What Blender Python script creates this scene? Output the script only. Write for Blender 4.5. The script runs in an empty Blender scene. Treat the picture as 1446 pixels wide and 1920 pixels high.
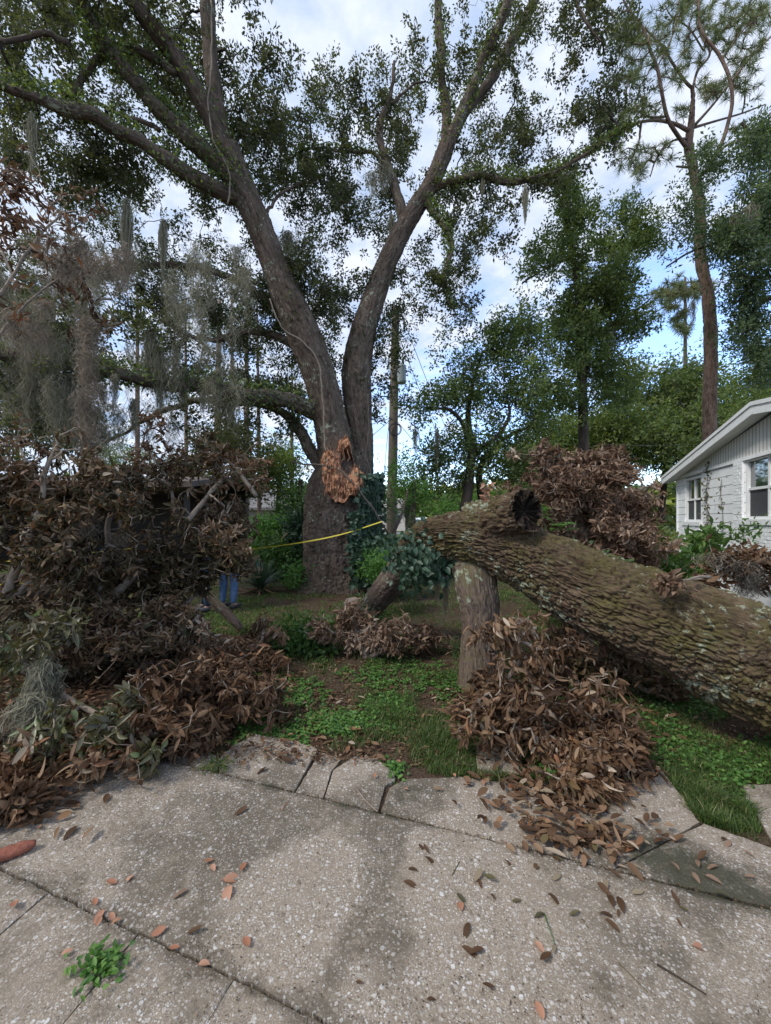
import bpy, bmesh, math
import numpy as np
from mathutils import Vector, Matrix

# ------------------------------------------------------------------ camera, sky, sun, exposure
F, VH, EYE, U0 = 760.0, 972.0, 1.62, 723.0
scene = bpy.context.scene
cam_data = bpy.data.cameras.new('camera')
cam = bpy.data.objects.new('camera', cam_data)
scene.collection.objects.link(cam)
cam.location = (0, 0, EYE)
cam.rotation_euler = (math.radians(90), 0, 0)
cam_data.sensor_fit = 'VERTICAL'
cam_data.sensor_height = 36.0
cam_data.lens = F / 1920 * 36.0
cam_data.shift_y = (VH - 960) / 1920
cam_data.clip_start = 0.05
cam_data.clip_end = 2000
scene.camera = cam
scene.view_settings.view_transform = 'Standard'
scene.view_settings.look = 'None'
scene.view_settings.exposure = 1.02
scene.view_settings.gamma = 1.0
SUN_EL, SUN_AZ = math.radians(48), math.radians(238)      # azimuth measured from +Y clockwise: behind the camera

world = bpy.data.worlds.new('World')
scene.world = world
world.use_nodes = True
wn, wl = world.node_tree.nodes, world.node_tree.links
wn.clear()
w_out = wn.new('ShaderNodeOutputWorld')
w_bg = wn.new('ShaderNodeBackground')
w_bg.inputs['Strength'].default_value = 0.1
sky = wn.new('ShaderNodeTexSky')
sky.sky_type = 'NISHITA'
sky.sun_disc = False
sky.sun_elevation = SUN_EL
sky.sun_rotation = SUN_AZ
tc = wn.new('ShaderNodeTexCoord')
sep = wn.new('ShaderNodeSeparateXYZ'); wl.new(tc.outputs['Generated'], sep.inputs[0])
def wmath(op, a, b=None, c=None, clamp=False):
    n = wn.new('ShaderNodeMath'); n.operation = op; n.use_clamp = clamp
    for i, x in enumerate((a, b, c)):
        if x is None: continue
        if isinstance(x, (int, float)): n.inputs[i].default_value = x
        else: wl.new(x, n.inputs[i])
    return n.outputs[0]
zc = wmath('MAXIMUM', sep.outputs['Z'], 0.0)
zd = wmath('ADD', zc, 0.16)
cx = wmath('DIVIDE', sep.outputs['X'], zd)
cy = wmath('DIVIDE', sep.outputs['Y'], zd)
comb = wn.new('ShaderNodeCombineXYZ'); wl.new(cx, comb.inputs[0]); wl.new(cy, comb.inputs[1])
nz1 = wn.new('ShaderNodeTexNoise'); nz1.inputs['Scale'].default_value = 1.1; nz1.inputs['Detail'].default_value = 8
nz1.inputs['Roughness'].default_value = 0.55; nz1.inputs['Distortion'].default_value = 0.25
wl.new(comb.outputs[0], nz1.inputs['Vector'])
nz2 = wn.new('ShaderNodeTexNoise'); nz2.inputs['Scale'].default_value = 5.5; nz2.inputs['Detail'].default_value = 9
nz2.inputs['Roughness'].default_value = 0.6
wl.new(comb.outputs[0], nz2.inputs['Vector'])
# coverage: thicker overhead and to the left, breaking up to the right and low down
side = wmath('MULTIPLY_ADD', cx, -0.13, 0.0)
low = wmath('MULTIPLY_ADD', zc, 0.75, -0.17)
cov = wmath('MULTIPLY_ADD', nz1.outputs['Fac'], 0.95, wmath('ADD', side, low))
cov = wmath('MULTIPLY_ADD', nz2.outputs['Fac'], 0.78, cov)
cov = wmath('MULTIPLY_ADD', cov, 3.3, -2.34, clamp=True)
cov = wmath('MULTIPLY_ADD', cov, 0.86, 0.10, clamp=True)
ccr = wn.new('ShaderNodeValToRGB'); wl.new(nz2.outputs['Fac'], ccr.inputs[0])
ccr.color_ramp.elements[0].position = 0.36; ccr.color_ramp.elements[0].color = (2.8, 3.5, 4.8, 1)
ccr.color_ramp.elements[1].position = 0.64; ccr.color_ramp.elements[1].color = (4.9, 5.2, 5.9, 1)
skm = wn.new('ShaderNodeMix'); skm.data_type = 'RGBA'; skm.blend_type = 'MULTIPLY'; skm.inputs[0].default_value = 1
wl.new(sky.outputs[0], skm.inputs[6]); skm.inputs[7].default_value = (1.9, 2.1, 2.5, 1)
mx = wn.new('ShaderNodeMix'); mx.data_type = 'RGBA'
wl.new(cov, mx.inputs[0]); wl.new(skm.outputs[2], mx.inputs[6]); wl.new(ccr.outputs[0], mx.inputs[7])
wl.new(mx.outputs[2], w_bg.inputs['Color'])
wl.new(w_bg.outputs[0], w_out.inputs[0])

sun_d = bpy.data.lights.new('sun', 'SUN')
sun_d.energy = 1.5
sun_d.angle = math.radians(13)
sun_d.color = (1.0, 0.965, 0.91)
sun = bpy.data.objects.new('sun', sun_d)
scene.collection.objects.link(sun)
sd = Vector((math.sin(SUN_AZ) * math.cos(SUN_EL), math.cos(SUN_AZ) * math.cos(SUN_EL), math.sin(SUN_EL)))
sun.rotation_euler = sd.to_track_quat('Z', 'Y').to_euler()

# ------------------------------------------------------------------ helpers
rng = np.random.default_rng(7)
COL = scene.collection
def P(u, v, d): return np.array([(u - U0) / F * d, d, EYE + (VH - v) / F * d])
def PG(u, v, z=0.0):
    d = (EYE - z) * F / (v - VH); return np.array([(u - U0) / F * d, d, z])
def proj(p):
    p = np.atleast_2d(p); return U0 + F * p[:, 0] / p[:, 1], VH - F * (p[:, 2] - EYE) / p[:, 1]

def hash3(i, j, k, seed=0):
    h = (i.astype(np.int64) * 73856093) ^ (j.astype(np.int64) * 19349663) ^ (k.astype(np.int64) * 83492791) ^ (seed * 2654435761)
    h = (h ^ (h >> 13)) * 1274126177 & 0x7fffffff
    h = (h ^ (h >> 15)) * 2246822519 & 0x7fffffff
    return (h & 0xffffff) / float(0xffffff)
def vnoise(p, seed=0):
    i = np.floor(p).astype(np.int64); f = p - i; f = f * f * (3 - 2 * f); out = 0
    for a in (0, 1):
        for b in (0, 1):
            for c in (0, 1):
                w = (f[:, 0] if a else 1 - f[:, 0]) * (f[:, 1] if b else 1 - f[:, 1]) * (f[:, 2] if c else 1 - f[:, 2])
                out = out + w * hash3(i[:, 0] + a, i[:, 1] + b, i[:, 2] + c, seed)
    return out
def fbm(p, oct=4, seed=0, gain=0.5):
    a, s, t = 1.0, 0, 0
    for o in range(oct):
        s = s + a * vnoise(p, seed + o); t += a; a *= gain; p = p * 2.03 + 11.7
    return s / t
def voro(p, seed=0):
    """F2-F1 distance to cell borders and a random value per cell"""
    i = np.floor(p).astype(np.int64); f = p - i
    n = len(p); f1 = np.full(n, 9.0); f2 = np.full(n, 9.0); idv = np.zeros(n)
    for a in (-1, 0, 1):
        for b in (-1, 0, 1):
            for c in (-1, 0, 1):
                ii, jj, kk = i[:, 0] + a, i[:, 1] + b, i[:, 2] + c
                r = hash3(ii, jj, kk, seed)
                d = (a + r - f[:, 0]) ** 2 + (b + hash3(ii, jj, kk, seed + 5) - f[:, 1]) ** 2 + (c + hash3(ii, jj, kk, seed + 9) - f[:, 2]) ** 2
                m = d < f1
                f2 = np.where(m, f1, np.minimum(f2, d)); idv = np.where(m, r, idv); f1 = np.where(m, d, f1)
    return np.sqrt(f2) - np.sqrt(f1), idv
def norm(a): return a / np.maximum(np.linalg.norm(a, axis=-1, keepdims=True), 1e-9)

def tag(o, label=None, cat=None, group=None, kind=None):
    if label: o['label'] = label
    if cat: o['category'] = cat
    if group: o['group'] = group
    if kind: o['kind'] = kind
    return o
def thing(name, loc, label, cat, group=None):
    o = bpy.data.objects.new(name, None); COL.objects.link(o); o.location = tuple(float(x) for x in loc)
    o.empty_display_size = 0.1
    return tag(o, label, cat, group)

class Geo:
    def __init__(s): s.v = []; s.f4 = []; s.f3 = []; s.n = 0; s.r = []; s.b = []; s.m4 = []; s.m3 = []
    def add(s, v, f4=None, f3=None, r=0.5, b=None, m=0):
        v = np.asarray(v, float); k = len(v)
        s.v.append(v)
        s.r.append(np.broadcast_to(np.asarray(r, float), (k,)).copy())
        s.b.append(v if b is None else b)
        if f4 is not None and len(f4): f4 = np.asarray(f4, np.int64); s.f4.append(f4 + s.n); s.m4.append(np.full(len(f4), m))
        if f3 is not None and len(f3): f3 = np.asarray(f3, np.int64); s.f3.append(f3 + s.n); s.m3.append(np.full(len(f3), m))
        s.n += k
    def box(s, c, size, R=None, r=0.5, m=0):
        c = np.asarray(c, float); h = np.asarray(size, float) / 2
        q = np.array([[x, y, z] for x in (-1, 1) for y in (-1, 1) for z in (-1, 1)]) * h
        if R is not None: q = q @ np.asarray(R).T
        s.add(q + c, [[0, 1, 3, 2], [4, 6, 7, 5], [0, 4, 5, 1], [2, 3, 7, 6], [0, 2, 6, 4], [1, 5, 7, 3]], r=r, m=m)
    def build(s, name, mats, parent=None, smooth=True):
        me = bpy.data.meshes.new(name)
        v = np.concatenate(s.v) if s.v else np.zeros((0, 3)); 
        if parent is not None:
            L = np.array(parent.matrix_basis.translation)
            q = parent.parent
            while q is not None: L = L + np.array(q.matrix_basis.translation); q = q.parent
            v = v - L
        me.vertices.add(len(v)); me.vertices.foreach_set('co', v.astype(np.float32).ravel())
        f4 = np.concatenate(s.f4) if s.f4 else np.zeros((0, 4), int); f3 = np.concatenate(s.f3) if s.f3 else np.zeros((0, 3), int)
        nl = f4.size + f3.size
        me.loops.add(nl); me.loops.foreach_set('vertex_index', np.concatenate([f4.ravel(), f3.ravel()]).astype(np.int32))
        npoly = len(f4) + len(f3)
        me.polygons.add(npoly)
        ls = np.concatenate([np.arange(len(f4)) * 4, f4.size + np.arange(len(f3)) * 3]).astype(np.int32)
        me.polygons.foreach_set('loop_start', ls)
        me.polygons.foreach_set('use_smooth', np.full(npoly, smooth))
        mi = np.concatenate([np.concatenate(s.m4) if s.m4 else np.zeros(0, int), np.concatenate(s.m3) if s.m3 else np.zeros(0, int)])
        me.polygons.foreach_set('material_index', mi.astype(np.int32))
        a = me.attributes.new('rnd', 'FLOAT', 'POINT'); a.data.foreach_set('value', np.concatenate(s.r).astype(np.float32))
        a = me.attributes.new('bk', 'FLOAT_VECTOR', 'POINT'); a.data.foreach_set('vector', np.concatenate(s.b).astype(np.float32).ravel())
        me.update(calc_edges=True); me.validate()
        for m in (mats if isinstance(mats, (list, tuple)) else [mats]): me.materials.append(m)
        o = bpy.data.objects.new(name, me); COL.objects.link(o)
        if parent is not None: o.parent = parent
        return o

def smooth_path(pts, rad, step):
    """Catmull-Rom resample of a polyline with radii"""
    pts = np.asarray(pts, float); rad = np.asarray(rad, float)
    n = len(pts); ext = np.vstack([2 * pts[0] - pts[1], pts, 2 * pts[-1] - pts[-2]]); re = np.concatenate([[rad[0]], rad, [rad[-1]]])
    op, orr = [], []
    for i in range(n - 1):
        L = np.linalg.norm(pts[i + 1] - pts[i]); k = max(1, int(math.ceil(L / step)))
        t = (np.arange(k) / k)[:, None]
        p0, p1, p2, p3 = ext[i:i + 4]
        op.append(0.5 * (2 * p1 + (p2 - p0) * t + (2 * p0 - 5 * p1 + 4 * p2 - p3) * t ** 2 + (3 * p1 - p0 - 3 * p2 + p3) * t ** 3))
        orr.append(re[i + 1] + (re[i + 2] - re[i + 1]) * t[:, 0])
    op.append(pts[-1:]); orr.append(rad[-1:])
    return np.vstack(op), np.concatenate(orr)

def tube(g, pts, rad, k=6, cap=True, disp=None, r=0.5, m=0, cap_rough=0.0):
    pts = np.asarray(pts, float); n = len(pts); rad = np.broadcast_to(np.asarray(rad, float), (n,))
    tan = norm(np.gradient(pts, axis=0)); up = np.array([0, 0, 1.0]) if abs(tan[0, 2]) < 0.9 else np.array([1.0, 0, 0])
    N = np.zeros((n, 3)); a = np.cross(tan[0], up); a /= np.linalg.norm(a)
    for i in range(n):
        a = a - tan[i] * a.dot(tan[i]); a /= max(np.linalg.norm(a), 1e-9); N[i] = a
    B = np.cross(tan, N)
    th = np.arange(k) / k * 2 * np.pi
    ring = N[:, None, :] * np.cos(th)[None, :, None] + B[:, None, :] * np.sin(th)[None, :, None]
    s = np.concatenate([[0], np.cumsum(np.linalg.norm(np.diff(pts, axis=0), axis=1))])
    R0 = float(rad.mean())
    bk = np.stack([np.broadcast_to(np.cos(th) * R0, (n, k)), np.broadcast_to(np.sin(th) * R0, (n, k)), np.broadcast_to(s[:, None], (n, k))], -1).reshape(-1, 3)
    rr = np.broadcast_to(rad[:, None], (n, k)).copy()
    rv = np.broadcast_to(np.asarray(r, float), (n * k,)) if np.ndim(r) == 0 else r
    if disp is not None:
        dd, hv = disp(bk, np.repeat(s, k), np.tile(th, n)); rr = rr + dd.reshape(n, k); rv = hv
    V = pts[:, None, :] + ring * rr[..., None]
    idx = np.arange(n * k).reshape(n, k)
    f4 = np.stack([idx[:-1], np.roll(idx, -1, 1)[:-1], np.roll(idx, -1, 1)[1:], idx[1:]], -1).reshape(-1, 4)
    V = V.reshape(-1, 3)
    if cap:
        c0, c1 = n * k, n * k + 1
        f3 = [[idx[0, (j + 1) % k], idx[0, j], c0] for j in range(k)] + [[idx[-1, j], idx[-1, (j + 1) % k], c1] for j in range(k)]
        V = np.vstack([V, pts[0], pts[-1]]); bk = np.vstack([bk, [0, 0, 0], [0, 0, s[-1]]]); rv = np.concatenate([rv, [0.5, 0.5]])
    else: f3 = None
    g.add(V, f4, f3, r=rv, b=bk, m=m)

# ------------------------------------------------------------------ leaves
def leaf_template(kind):
    """x along the leaf 0..1, y half width +-1, z fold/curl"""
    if kind == 'quad':
        v = [(0, 0, 0), (0.5, 1, 0.18), (1, 0, -0.1), (0.5, -1, 0.18)]; f = [(0, 3, 2, 1)]
        return np.array(v, float), np.array(f)
    xs = [0, .12, .32, .55, .78, .93, 1.0]; ws = [.06, .55, .92, 1.0, .72, .34, .02]
    if kind == 'broad': xs = [0, .2, .45, .75, 1.0]; ws = [.1, .75, 1.0, .7, .04]
    v, f = [], []
    for x, w in zip(xs, ws): v += [(x, -w, .25 * w), (x, 0, 0), (x, w, .25 * w)]
    for i in range(len(xs) - 1):
        a = i * 3; f += [(a, a + 3, a + 4, a + 1), (a + 1, a + 4, a + 5, a + 2)]
    return np.array(v, float), np.array(f)
TPL = {k: leaf_template(k) for k in ('quad', 'mag', 'broad')}
def leaves(g, pos, dr, up, L, W, kind='quad', curl=0.0, r=None, m=0, fold=1.0):
    """vectorised leaves: pos, dr, up are Nx3, L, W are N"""
    n = len(pos)
    if n == 0: return
    x = norm(dr); y = norm(np.cross(up, x)); z = np.cross(x, y)
    tv, tf = TPL[kind]; k = len(tv)
    L = np.broadcast_to(L, (n,)); W = np.broadcast_to(W, (n,)); curl = np.broadcast_to(curl, (n,)); fold = np.broadcast_to(fold, (n,))
    lx = tv[None, :, 0] * L[:, None]; ly = tv[None, :, 1] * W[:, None] * 0.5
    lz = tv[None, :, 2] * (W * fold)[:, None] - curl[:, None] * L[:, None] * tv[None, :, 0] ** 2
    V = pos[:, None] + x[:, None] * lx[..., None] + y[:, None] * ly[..., None] + z[:, None] * lz[..., None]
    r = rng.random(n) if r is None else r
    fs = (tf[None] + (np.arange(n) * k)[:, None, None]).reshape(-1, 4)
    g.add(V.reshape(-1, 3), fs, r=np.repeat(r, k), m=m)
def rdir(n): return norm(rng.normal(size=(n, 3)))

def clump_leaves(g, centers, nsub, nleaf, rc, rs, L, W, up_bias=0.3, kind='quad', flat=1.0, m=0):
    n = len(centers)
    if n == 0: return
    sub = centers[:, None] + rng.normal(size=(n, nsub, 3)) * rc * np.array([1, 1, flat])
    sub = sub.reshape(-1, 3)
    cr = np.repeat(rng.random(n), nsub) * 0.35 + rng.random(len(sub)) * 0.4
    off = rng.normal(size=(len(sub), nleaf, 3)) * rs
    p = (sub[:, None] + off).reshape(-1, 3)
    d = norm(off.reshape(-1, 3) + rng.normal(size=(len(p), 3)) * rs * 0.7)
    up = norm(rdir(len(p)) + np.array([0, 0, up_bias]) * 2)
    r = np.clip(np.repeat(cr, nleaf) + rng.random(len(p)) * 0.3, 0, 1)
    leaves(g, p, d, up, L * (0.5 + 0.9 * rng.random(len(p))), W * (0.6 + 0.7 * rng.random(len(p))), kind, curl=0.1, r=r, m=m)

# ------------------------------------------------------------------ branch growth
def grow(g, limbs, targets, tip=0.006, seg=0.22, wig=0.05, rmax=0.06, k=4, sag=0.0, prefer=None):
    """limbs: list of (pts, radii) already built; joins every target point to the nearest wood. Returns end directions."""
    npts = np.vstack([l[0] for l in limbs]); nr = np.concatenate([l[1] for l in limbs])
    cap = len(npts) + len(targets) * 14 + 50
    A = np.zeros((cap, 3)); A[:len(npts)] = npts; par = np.full(cap, -1); cnt = np.zeros(cap); basen = len(npts); n = basen
    d0 = np.array([np.min(np.sum((npts - t) ** 2, 1)) for t in targets]) if len(targets) else np.zeros(0)
    chains = []; ends = np.zeros((len(targets), 3))
    for ti in np.argsort(d0):
        t = targets[ti]
        dd = np.sum((A[:n] - t) ** 2, 1)
        dd[:basen] *= 0.8
        j = int(np.argmin(dd)); a = A[j]; L = math.sqrt(np.sum((a - t) ** 2))
        ns = int(np.clip(math.ceil(L / seg), 2, 12))
        mid = (a + t) / 2 + rng.normal(size=3) * L * 0.12; mid[2] -= sag * L
        tt = (np.arange(1, ns + 1) / ns)[:, None]
        pth = (1 - tt) ** 2 * a + 2 * tt * (1 - tt) * mid + tt ** 2 * t
        pth[:-1] += rng.normal(size=(ns - 1, 3)) * wig * min(1, L)
        ids = [j]; pj = j
        for q in pth:
            A[n] = q; par[n] = pj; pj = n; ids.append(n); n += 1
        w = pj
        while w >= basen: cnt[w] += 1; w = par[w]
        chains.append(ids); ends[ti] = norm(pth[-1] - pth[-2])
    for ids in chains:
        r = np.minimum(tip * np.sqrt(np.maximum(cnt[ids], 1)), rmax); r[0] = r[1]; r[-1] = tip * 0.5
        tube(g, A[ids], r, k=k, cap=False)
    return ends

# ------------------------------------------------------------------ materials
def new_mat(name):
    m = bpy.data.materials.new(name); m.use_nodes = True; nt = m.node_tree; nt.nodes.clear()
    out = nt.nodes.new('ShaderNodeOutputMaterial'); return m, nt, out
def N(nt, t, **kw):
    n = nt.nodes.new(t)
    for k, v in kw.items():
        if k.startswith('i_'): n.inputs[k[2:].replace('_', ' ')].default_value = v
        else: setattr(n, k, v)
    return n
def ramp(nt, fac, stops):
    n = nt.nodes.new('ShaderNodeValToRGB'); e = n.color_ramp.elements
    while len(e) < len(stops): e.new(0.5)
    for i, (p, c) in enumerate(stops): e[i].position = p; e[i].color = (*c, 1) if len(c) == 3 else c
    nt.links.new(fac, n.inputs[0]); return n.outputs[0]
def mixc(nt, fac, a, b, mode='MIX'):
    n = nt.nodes.new('ShaderNodeMix'); n.data_type = 'RGBA'; n.blend_type = mode
    for i, x in ((0, fac), (6, a), (7, b)):
        if isinstance(x, (int, float)): n.inputs[i].default_value = x
        elif isinstance(x, tuple): n.inputs[i].default_value = (*x, 1)
        else: nt.links.new(x, n.inputs[i])
    return n.outputs[2]
def mth(nt, op, a, b=0.0, c=0.0, clamp=False):
    n = nt.nodes.new('ShaderNodeMath'); n.operation = op; n.use_clamp = clamp
    for i, x in enumerate((a, b, c)):
        if isinstance(x, (int, float)): n.inputs[i].default_value = x
        else: nt.links.new(x, n.inputs[i])
    return n.outputs[0]
def attr(nt, name, o='Fac'): return N(nt, 'ShaderNodeAttribute', attribute_name=name).outputs[o]
def noise(nt, vec, sc, det=4, rough=.5, dist=0.0):
    n = N(nt, 'ShaderNodeTexNoise'); n.inputs['Scale'].default_value = sc; n.inputs['Detail'].default_value = det
    n.inputs['Roughness'].default_value = rough; n.inputs['Distortion'].default_value = dist
    if vec is not None: nt.links.new(vec, n.inputs['Vector'])
    return n.outputs['Fac']
def vmap(nt, vec, sc):
    n = N(nt, 'ShaderNodeMapping'); n.inputs['Scale'].default_value = sc; nt.links.new(vec, n.inputs['Vector']); return n.outputs[0]
def bump(nt, h, s, d=0.01):
    n = N(nt, 'ShaderNodeBump'); n.inputs['Strength'].default_value = s; n.inputs['Distance'].default_value = d
    nt.links.new(h, n.inputs['Height']); return n.outputs[0]
def objpos(nt): return N(nt, 'ShaderNodeNewGeometry').outputs['Position']

def leaf_mat(name, stops, trans=0.35, rough=0.5, spec=0.3, tcol=None):
    m, nt, out = new_mat(name)
    c = ramp(nt, attr(nt, 'rnd'), stops)
    p = N(nt, 'ShaderNodeBsdfPrincipled'); nt.links.new(c, p.inputs['Base Color']); p.inputs['Roughness'].default_value = rough
    p.inputs['Specular IOR Level'].default_value = spec
    t = N(nt, 'ShaderNodeBsdfTranslucent')
    nt.links.new(mixc(nt, 1.0, c, tcol or (1.5, 1.6, 0.7), 'MULTIPLY'), t.inputs['Color'])
    mx = N(nt, 'ShaderNodeMixShader'); mx.inputs[0].default_value = trans
    nt.links.new(p.outputs[0], mx.inputs[1]); nt.links.new(t.outputs[0], mx.inputs[2]); nt.links.new(mx.outputs[0], out.inputs[0])
    return m
def bark_mat(name, dark, light, moss=None, moss_amt=0.0, lichen=0.0, scale=1.0, bs=0.8, extra=None):
    m, nt, out = new_mat(name)
    bk = attr(nt, 'bk', 'Vector'); pos = objpos(nt)
    st = vmap(nt, bk, (1, 1, 0.22))
    n1 = noise(nt, st, 28 * scale, 6, .62, .4)
    n2 = noise(nt, st, 9 * scale, 3, .5, .3)
    n3 = noise(nt, pos, 3.2, 4, .6)
    fac = mth(nt, 'MULTIPLY_ADD', n1, 1.4, mth(nt, 'MULTIPLY_ADD', n2, 0.9, -0.62), clamp=True)
    c = ramp(nt, fac, [(0.12, dark), (0.75, light)])
    c = mixc(nt, mth(nt, 'MULTIPLY_ADD', n3, 1.6, -0.4, clamp=True), c, mixc(nt, 1.0, c, (0.72, 0.64, 0.58), 'MULTIPLY'))
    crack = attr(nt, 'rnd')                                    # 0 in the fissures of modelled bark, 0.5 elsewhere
    if moss:
        nm = noise(nt, pos, 2.3, 6, .68)
        nm2 = noise(nt, pos, 17, 5, .7)
        up = N(nt, 'ShaderNodeSeparateXYZ'); nt.links.new(N(nt, 'ShaderNodeNewGeometry').outputs['Normal'], up.inputs[0])
        mf = mth(nt, 'ADD', mth(nt, 'MULTIPLY', nm, 2.6), mth(nt, 'MULTIPLY', nm2, 1.5))
        mf = mth(nt, 'ADD', mf, mth(nt, 'MULTIPLY', up.outputs['Z'], 0.35))
        mf = mth(nt, 'SUBTRACT', mf, 2.65 - moss_amt, clamp=True)
        c = mixc(nt, mth(nt, 'MULTIPLY', mf, 0.85), c, moss)
    if lichen:
        nl = noise(nt, pos, 14, 7, .7, .6)
        nl2 = noise(nt, pos, 1.7, 2, .5)
        lf = mth(nt, 'MULTIPLY_ADD', mth(nt, 'ADD', nl, mth(nt, 'MULTIPLY', nl2, 0.5)), 14, -14 * (0.93 - lichen), clamp=True)
        c = mixc(nt, mth(nt, 'MULTIPLY', lf, 0.75), c, (0.33, 0.37, 0.27))
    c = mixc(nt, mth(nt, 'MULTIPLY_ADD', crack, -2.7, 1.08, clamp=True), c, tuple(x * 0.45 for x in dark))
    p = N(nt, 'ShaderNodeBsdfPrincipled'); nt.links.new(c, p.inputs['Base Color']); p.inputs['Roughness'].default_value = 0.92
    p.inputs['Specular IOR Level'].default_value = 0.2
    h = mth(nt, 'ADD', n1, mth(nt, 'MULTIPLY', n2, 1.2))
    nt.links.new(bump(nt, h, bs, 0.03), p.inputs['Normal'])
    nt.links.new(p.outputs[0], out.inputs[0]); return m
def plain(name, col, rough=0.7, noise_sc=0, amt=0.2, metal=0.0, bmp=0.0, spec=0.4):
    m, nt, out = new_mat(name)
    p = N(nt, 'ShaderNodeBsdfPrincipled'); p.inputs['Roughness'].default_value = rough; p.inputs['Metallic'].default_value = metal
    p.inputs['Specular IOR Level'].default_value = spec
    if noise_sc:
        n = noise(nt, objpos(nt), noise_sc, 6, .65)
        nt.links.new(ramp(nt, n, [(0.3, tuple(x * (1 - amt) for x in col)), (0.7, tuple(min(1, x * (1 + amt)) for x in col))]), p.inputs['Base Color'])
        if bmp: nt.links.new(bump(nt, n, bmp, 0.01), p.inputs['Normal'])
    else: p.inputs['Base Color'].default_value = (*col, 1)
    nt.links.new(p.outputs[0], out.inputs[0]); return m

M = {}
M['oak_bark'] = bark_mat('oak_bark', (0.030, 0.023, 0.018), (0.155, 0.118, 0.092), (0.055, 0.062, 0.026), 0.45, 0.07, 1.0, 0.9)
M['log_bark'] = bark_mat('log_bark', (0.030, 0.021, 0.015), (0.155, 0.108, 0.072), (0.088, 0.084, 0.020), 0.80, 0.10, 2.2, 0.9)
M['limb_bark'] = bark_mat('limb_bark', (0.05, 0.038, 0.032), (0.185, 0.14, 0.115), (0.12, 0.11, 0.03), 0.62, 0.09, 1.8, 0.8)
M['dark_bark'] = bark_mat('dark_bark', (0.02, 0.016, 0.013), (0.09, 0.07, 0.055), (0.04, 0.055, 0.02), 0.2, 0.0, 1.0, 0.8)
M['twig'] = plain('twig_bark', (0.10, 0.08, 0.062), 0.85, 20, 0.3)
M['oak_twig'] = plain('oak_twig_bark', (0.045, 0.036, 0.03), 0.9, 12, 0.3)
M['dead_twig'] = plain('dead_twig_bark', (0.21, 0.165, 0.125), 0.8, 20, 0.35)
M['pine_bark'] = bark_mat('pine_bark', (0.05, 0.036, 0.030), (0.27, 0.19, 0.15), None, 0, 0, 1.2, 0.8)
M['oak_leaf'] = leaf_mat('oak_leaf', [(0, (0.034, 0.040, 0.024)), (0.5, (0.062, 0.068, 0.038)), (0.85, (0.098, 0.105, 0.05)), (1, (0.17, 0.16, 0.08))], 0.45)
M['ash_leaf'] = leaf_mat('green_leaf', [(0, (0.040, 0.060, 0.028)), (0.4, (0.085, 0.12, 0.046)), (0.75, (0.17, 0.21, 0.07)), (1, (0.27, 0.31, 0.11))], 0.4)
M['far_leaf'] = leaf_mat('far_leaf', [(0, (0.050, 0.078, 0.032)), (0.45, (0.10, 0.14, 0.042)), (0.8, (0.19, 0.23, 0.06)), (1, (0.30, 0.33, 0.10))], 0.4)
M['teal_leaf'] = leaf_mat('bluish_leaf', [(0, (0.040, 0.060, 0.038)), (0.5, (0.070, 0.10, 0.056)), (1, (0.16, 0.20, 0.10))], 0.4)
M['needle'] = leaf_mat('needle', [(0, (0.085, 0.105, 0.055)), (0.5, (0.13, 0.15, 0.075)), (0.9, (0.20, 0.20, 0.10)), (1, (0.28, 0.18, 0.10))], 0.3)
M['moss'] = leaf_mat('hanging_moss', [(0, (0.15, 0.14, 0.095)), (0.5, (0.24, 0.225, 0.16)), (1, (0.36, 0.335, 0.25))], 0.4, 0.9, 0.1, (1.1, 1.1, 1.0))
M['brown_moss'] = leaf_mat('dry_brown_moss', [(0, (0.18, 0.145, 0.105)), (0.5, (0.27, 0.225, 0.17)), (1, (0.37, 0.31, 0.25))], 0.35, 0.9, 0.1, (1.1, 1.05, 1.0))
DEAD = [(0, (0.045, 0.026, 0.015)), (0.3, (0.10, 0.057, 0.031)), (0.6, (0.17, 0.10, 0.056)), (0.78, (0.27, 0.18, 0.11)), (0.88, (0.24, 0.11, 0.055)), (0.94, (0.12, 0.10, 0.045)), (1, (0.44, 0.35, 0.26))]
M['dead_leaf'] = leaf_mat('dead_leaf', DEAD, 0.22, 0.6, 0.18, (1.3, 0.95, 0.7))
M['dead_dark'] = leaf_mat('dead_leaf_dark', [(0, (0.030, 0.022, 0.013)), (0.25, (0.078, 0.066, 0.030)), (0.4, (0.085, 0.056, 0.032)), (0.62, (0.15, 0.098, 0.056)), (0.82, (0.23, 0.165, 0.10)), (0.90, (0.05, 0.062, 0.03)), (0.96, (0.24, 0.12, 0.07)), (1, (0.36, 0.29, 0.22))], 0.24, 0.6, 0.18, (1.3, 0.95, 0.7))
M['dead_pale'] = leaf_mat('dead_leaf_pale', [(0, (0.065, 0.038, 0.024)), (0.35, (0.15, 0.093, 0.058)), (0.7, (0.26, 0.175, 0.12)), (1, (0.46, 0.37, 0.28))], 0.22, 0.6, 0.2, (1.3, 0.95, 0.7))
M['dead_olive'] = leaf_mat('dead_leaf_olive', [(0, (0.055, 0.05, 0.022)), (0.4, (0.10, 0.085, 0.04)), (0.7, (0.13, 0.13, 0.06)), (0.9, (0.10, 0.14, 0.05)), (1, (0.26, 0.24, 0.15))], 0.2, 0.4, 0.45, (1.3, 1.2, 0.7))
M['orange_leaf'] = leaf_mat('orange_leaf', [(0, (0.22, 0.085, 0.05)), (0.5, (0.36, 0.17, 0.10)), (1, (0.46, 0.28, 0.19))], 0.2, 0.5, 0.3, (1.3, 1.0, 0.7))
M['grass'] = leaf_mat('grass_blade', [(0, (0.038, 0.072, 0.018)), (0.5, (0.075, 0.125, 0.030)), (0.85, (0.14, 0.18, 0.05)), (1, (0.32, 0.27, 0.14))], 0.4, 0.5, 0.3)
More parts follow.
